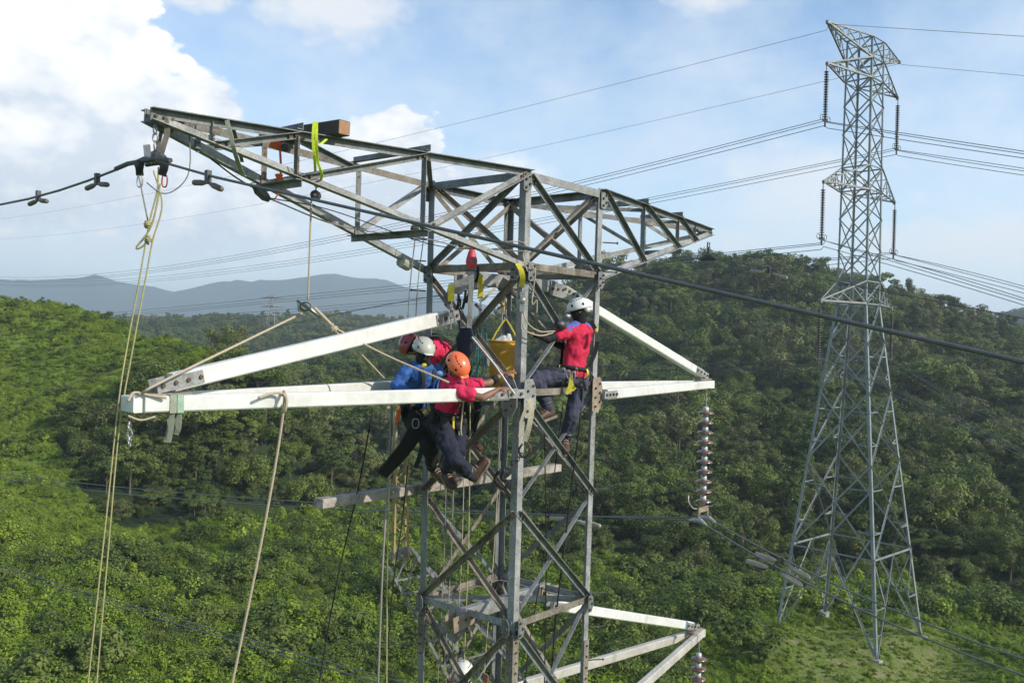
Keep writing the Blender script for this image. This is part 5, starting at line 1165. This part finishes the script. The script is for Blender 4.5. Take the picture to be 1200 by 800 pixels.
    for S in 'LR':
        kq = J['h'+S].lerp(J['k'+S], .32); d = (J['k'+S]-J['h'+S]).normalized(); a_ = d.orthogonal().normalized(); b_ = d.cross(a_)
        obj('leg_loop', MB().tube([kq+a_*.103*math.cos(k/14*2*PI)+b_*.103*math.sin(k/14*2*PI) for k in range(14)], .016, 6, True), hm, hb, smooth=True)
        for ff_ in ((-1, 1) if back_straps else (-1,)):
            cf = sp_ax.cross((nk-che).normalized()).normalized()*ff_
            sgn = -1 if S == 'L' else 1
            obj('shoulder_strap', MB().sweep(curve([pel+up1*.08+hp_ax*sgn*.06+fx*ff_*.15, che+sp_ax*sgn*.075+cf*.150, che.lerp(nk, .7)+sp_ax*sgn*.085+cf*.108, che.lerp(nk, .88)+sp_ax*sgn*.09], 5), [(-.022, -.004), (.022, -.004), (.022, .004), (-.022, .004)], cf), hm, hb)
    # gear clipped round the belt
    gm_ = [hwl, web_k, web_y, web_o, hw, web_g, web_k, hwl, rope_w]
    for k in range(13):
        th = k/13*2*PI+random.random()*.4; o_ = c+hp_ax*.21*math.cos(th)+fx*.17*math.sin(th); mt_ = random.choice(gm_); L_ = .07+.15*random.random()
        if mt_ in (hwl, hw): obj('carabiner', MB().tube([o_-ZD*(L_*.5)+(hp_ax*.022*math.cos(a_)+ZD*.05*math.sin(a_)) for a_ in [j/9*2*PI for j in range(9)]], .006, 5, True), mt_, hb, smooth=True)
        else: obj('gear_strap', MB().sweep(curve([o_+ZD*.01, o_-ZD*L_*.5+V((.015*random.uniform(-1, 1), 0, 0)), o_-ZD*L_+V((.03*random.uniform(-1, 1), .02, 0))], 4), [(-.013, -.004), (.013, -.004), (.013, .004), (-.013, .004)], fx), mt_, hb)
    for k in range(5):
        th = PI+k/4*PI; o_ = c+hp_ax*.20*math.cos(th)+fx*.17*math.sin(th); obj('gear_bag', MB().loft([(o_, hp_ax*.03, fx*.02), (o_-ZD*.06, hp_ax*.045, fx*.035), (o_-ZD*.13, hp_ax*.03, fx*.025)], 8), web_k, hb, smooth=True)
    obj('gear_pouch', MB().loft([(c+hp_ax*.15-fx*.13, hp_ax*.05, fx*.03), (c+hp_ax*.16-fx*.14-ZD*.08, hp_ax*.065, fx*.045), (c+hp_ax*.155-fx*.13-ZD*.16, hp_ax*.05, fx*.035)], 10), web_k, hb, smooth=True)
    return t_, hb

NV = V((0, 0, 0))
def Jt(d, **k): return {a: at(*b) for a, b in k.items()}
# right worker: stands inside the face between front and right legs, reaching left
J = Jt(0, pelvis=(672,437,10.35), chest=(678,394,10.35), neck=(679,378,10.33), head=(679,364,10.30), sL=(666,388,10.20), sR=(689,387,10.50), eL=(643,397,10.05), eR=(664,408,10.62), wL=(626,391,9.85), wR=(640,398,10.2),
       hL=(665,441,10.28), hR=(681,443,10.48), kL=(627,443,10.05), kR=(671,484,10.30), aL=(643,479,10.12), aR=(663,514,10.40), tL=(625,488,9.95), tR=(664,524,10.18))
J['tL'] = J['aL']+(at(624,486,9.98)-J['aL']).normalized()*.2
pr_, hb = person('worker in red and blue shirt and white helmet, alone at the right', J, {'shirt': c_red, 'legs': c_grey, 'undersleeve': c_blk}, V((-1, .1, -.25)), V((-.1, 0, 1)), NV, h_w, None, back_straps=False, hands={'L': (V((-1, -.1, .1)), ZD*-1), 'R': (V((-1, -.3, .2)), -ZD)})
# blue yoke over the shoulders
mb = MB(); limb(mb, [J['neck']-ZD*.02, J['sL']+ZD*.020, J['sL'].lerp(J['eL'], .42)+ZD*.024], [.062, .066, .058]); limb(mb, [J['neck']-ZD*.02, J['sR']+ZD*.016], [.062, .062]); 
obj('shirt_yoke', mb, c_bls, pr_, smooth=True)
mb = MB(); mb.lathe(at(662,383,10.1), (at(648,375,9.9)-at(662,383,10.1)), [(.03, 0), (.05, .05), (.055, .10), (.02, .16)], 10); obj('respirator', mb, hw, pr_, smooth=True)
obj('respirator_filter', MB().lathe(at(668,371,10.05), V((-1, -.4, .1)), [(.026, 0), (.028, .05), (.02, .06)], 10), hwl, pr_, smooth=True)
obj('radio', MB().box(at(699,386,10.2), at(700,400,10.2), .05, .05, V((0,1,0))), hw, pr_); obj('yellow_tag', MB().ball(at(699,387,10.15), .022, (.9, .4, 1.1)), web_y, pr_)
strap([at(692,376,10.3),at(699,390,10.32),at(698,410,10.35),at(690,430,10.35)], .05, web_k, None, 'back_strap', parent=hb)
mb = MB(); q0 = at(668,452,10.12)
obj('yellow_hook', MB().prism([(0, .13), (.02, .13), (.035, .04), (.05, 0), (.075, -.02), (.05, -.05), (.01, -.07), (-.03, -.10), (-.05, -.07), (-.02, 0)], q0, q0+V((0, .02, 0)), V((1, 0, 0)), ZD), web_y, hb)
for k, x in enumerate((660, 666, 672)): carabiner(at(x,436+k*2,10.12), .09, .04, hwl, None, 'carabiner', hb)
obj('thigh_pad', MB().box(at(655,431,10.12), at(655,447,10.12), .07, .02, V((0,1,0))), hw, hb)
strap([at(676,452,10.1),at(683,447,10.1),at(686,458,10.12)], .03, web_k, None, 'lanyard', parent=hb)
obj('red_shirt_tail', MB().loft([(at(673,442,10.25), V((.05,0,0)), V((0,.06,0))), (at(681,441,10.3), V((.05,0,.01)), V((0,.06,0))), (at(687,443,10.35), V((.02,0,.01)), V((0,.03,0)))], 8), c_red, pr_, smooth=True)

# orange helmet worker: bent over the front chord, arms reaching right to the joint
J = Jt(0, pelvis=(523,486,9.42), chest=(528,457,9.30), neck=(536,440,9.20), head=(535,430,9.12), sL=(548,452,9.42), sR=(520,456,9.05), eL=(572,449,9.50), eR=(545,470,8.72), wL=(590,438,9.62), wR=(577,458,8.95),
       hL=(534,494,9.52), hR=(515,495,9.34), kL=(537,528,9.30), kR=(531,536,9.06), aL=(524,552,9.55), aR=(552,556,9.32), tL=(533,562,9.4), tR=(565,541,9.2))
J['eR'] = at(566,466,8.93); J['sR'] = at(536,459,8.98); J['wR'] = at(584,456,9.0)
J['tR'] = J['aR']+(at(563,538,9.3)-J['aR']).normalized()*.2; J['tL'] = J['aL']+(at(531,562,9.4)-J['aL']).normalized()*.2
po, hbo = person('worker in orange helmet and crimson shirt leaning over the front chord', J, {'shirt': c_pink, 'legs': c_navy}, V((.55, -.35, -.75)), V((.2, -.35, .9)), NV, h_o, None, mask=False, hands={'L': (V((.9, -.1, .3)), V((0, .3, -1))), 'R': (V((1, .2, .15)), V((0, .3, -1)))})
obj('neck_gaiter', MB().lathe(J['neck'].lerp(J['head'], .1), J['head']-J['neck'], [(.06, -.02), (.062, .03), (.055, .06)], 12), c_blk, po, smooth=True)
obj('black_cuff', MB().lathe(J['eL'].lerp(J['wL'], .25), J['wL']-J['eL'], [(.045, 0), (.043, .07)], 10), c_blk, po, smooth=True)
# blue shirt worker
J = Jt(0, pelvis=(488,478,10.0), chest=(493,444,9.82), neck=(497,425,9.72), head=(496,411,9.66), sL=(513,436,9.95), sR=(477,434,9.62), eL=(512,460,9.70), eR=(464,452,9.55), wL=(494,468,9.60), wR=(484,462,9.35),
       hL=(496,488,10.05), hR=(482,488,9.92), kL=(511,524,9.85), kR=(503,522,9.6), aL=(520,552,9.95), aR=(508,548,9.85), tL=(530,560,9.9), tR=(516,558,9.7))
J['tL'] = J['aL']+(at(531,556,9.8)-J['aL']).normalized()*.2; J['tR'] = J['aR']+(at(519,556,9.7)-J['aR']).normalized()*.2
pb, hbb = person('worker in blue shirt and dusty white helmet at the left of the group', J, {'shirt': c_blue, 'legs': c_blk}, V((.45, -.75, -.35)), V((.1, -.1, 1)), NV, h_wd, None, sleeves=1.0, hands={'L': (V((-.6, -.6, -.2)), -ZD), 'R': (V((.8, -.5, -.2)), -ZD)})
for (x, y, z_) in ((515,437,9.83),): obj('shoulder_badge', MB().ball(at(x,y,z_-.06), .03, (1.2, .3, .8)), mat('pale_blue_patch', (.25,.38,.6), .8, 0, .1, 9, 0), pb)
obj('chest_buckle', MB().ball(at(497,428,9.54), .03, (1, .4, .8)), web_y, hbb)
# fourth worker bending behind
J = Jt(0, pelvis=(531,425,10.75), chest=(512,408,10.62), neck=(492,404,10.5), head=(482,405,10.42), sL=(500,402,10.75), sR=(502,412,10.35), eL=(497,428,10.85), eR=(506,436,10.45), wL=(512,446,10.7), wR=(522,447,10.45),
       hL=(538,430,10.88), hR=(536,436,10.68), kL=(556,468,10.7), kR=(548,472,10.5), aL=(552,512,10.75), aR=(545,515,10.6), tL=(560,520,10.6), tR=(552,522,10.45))
J['tL'] = J['aL']+V((.12, -.14, -.06)); J['tR'] = J['aR']+V((.12, -.14, -.06))
pm, hbm = person('worker in maroon helmet and crimson shirt bending forward behind the others', J, {'shirt': c_pink, 'legs': c_blk}, V((-.35, -.75, -.85)), V((-.95, -.15, .35)), NV, h_r, None)
# climber at the bottom edge
J = Jt(0, pelvis=(545,850,10.6), chest=(545,812,10.5), neck=(544,800,10.45), head=(543,789,10.42), sL=(560,808,10.6), sR=(528,808,10.35), eL=(572,830,10.4), eR=(520,830,10.2), wL=(570,800,10.35), wR=(528,800,10.2),
       hL=(553,858,10.7), hR=(537,858,10.5), kL=(556,895,10.5), kR=(535,890,10.35), aL=(552,935,10.7), aR=(535,930,10.6), tL=(552,942,10.4), tR=(535,938,10.3))
J['tL'] = J['aL']+V((0, -.2, -.08)); J['tR'] = J['aR']+V((0, -.2, -.08))
pc, _h = person('climber in white helmet at the bottom edge inside the tower', J, {'shirt': c_wht, 'legs': c_navy}, V((0, .9, .3)), V((0, -.1, 1)), NV, h_w, None)
# gear on the group's harnesses
strap([at(489,500,9.5),at(478,520,9.5),at(462,540,9.5),at(447,556,9.5)], .17, c_blk, 'wide black padded flap hanging off the left group', 'seat_pad', wd=V((.8, .2, .6)), th=.02)
strap([at(498,500,9.6),at(493,530,9.6),at(487,548,9.6)], .05, web_k, 'black strap dangling beside the padded flap')
carabiner(at(487,496,9.45), .10, .07, hwl, None, 'carabiner', hbb); carabiner(at(519,524,9.3), .13, .05, hwl, None, 'carabiner', hbo, .008)
carabiner(at(532,489,9.3), .07, .05, mat('white_ring', (.7,.7,.68), .4, .2, .1, 9, 0), None, 'carabiner', hbo, .010)
obj('orange_carabiner', MB().tube([at(527,498,9.3), at(525,507,9.3), at(522,520,9.3), at(519,531,9.3)], .010, 6), web_o, hbo)
strap([at(501,476,9.4),at(508,482,9.4),at(516,480,9.4),at(520,486,9.4)], .03, web_y, None, 'waist_strap', parent=hbo)
strap([at(499,480,9.4),at(496,484,9.4)], .03, web_y, None, 'waist_strap', parent=hbo)
obj('tool_pouch', MB().loft([(at(510,486,9.45), V((.08,0,0)), V((0,.05,0))), (at(510,496,9.45), V((.10,0,0)), V((0,.06,0))), (at(511,507,9.45), V((.09,0,0)), V((0,.05,0)))], 10), c_blk, hbb, smooth=True)
strap([at(468,478,9.7),at(466,490,9.7),at(462,498,9.7)], .04, web_o, 'orange strap hanging by the ochre pole head')
rope([at(543,470,9.3),at(541,490,9.3),at(540,505,9.3),at(543,520,9.4)], .010, rope_w, 'cream rope hanging behind the orange helmet worker below the chord')
rope([at(516,455,9.3),at(519,462,9.22),at(519,474,9.22),at(516,462,9.4),at(516,455,9.3)], .008, rope_g, 'dark loop of rope round the front chord under the orange helmet worker')
obj('stick', MB().tube([at(553,395,9.3), at(580,428,9.3), at(603,462,9.3)], .012, 6), hwl, None, 'thin steel rod slanting in front of the ochre bucket', 'rod')

# ------------------------------------------------------------------ haze
hz = bpy.data.meshes.new('haze'); zb_, zt_ = -40.0, 240.0
xs = (-5100, 5100); ys = (-5100, 5100)
hv = [(x, y, z) for z in (zb_, zt_) for y in ys for x in xs]
hz.from_pydata(hv, [], [(0, 2, 3, 1), (4, 5, 7, 6), (0, 1, 5, 4), (2, 6, 7, 3), (0, 4, 6, 2), (1, 3, 7, 5)]); hz.update()
ho = bpy.data.objects.new('haze', hz); COL.objects.link(ho); ho['kind'] = 'stuff'; ho['label'] = 'thin blue haze in the air over the hills'; ho['category'] = 'haze'
hm_ = bpy.data.materials.new('haze'); hm_.use_nodes = True; t = hm_.node_tree; t.nodes.clear(); o_ = t.nodes.new('ShaderNodeOutputMaterial'); pv = t.nodes.new('ShaderNodeVolumePrincipled')
pv.inputs['Color'].default_value = (0.78, 0.89, 1.0, 1); pv.inputs['Density'].default_value = 0.00034; pv.inputs['Anisotropy'].default_value = 0.2
t.links.new(pv.outputs[0], o_.inputs['Volume']); hz.materials.append(hm_)
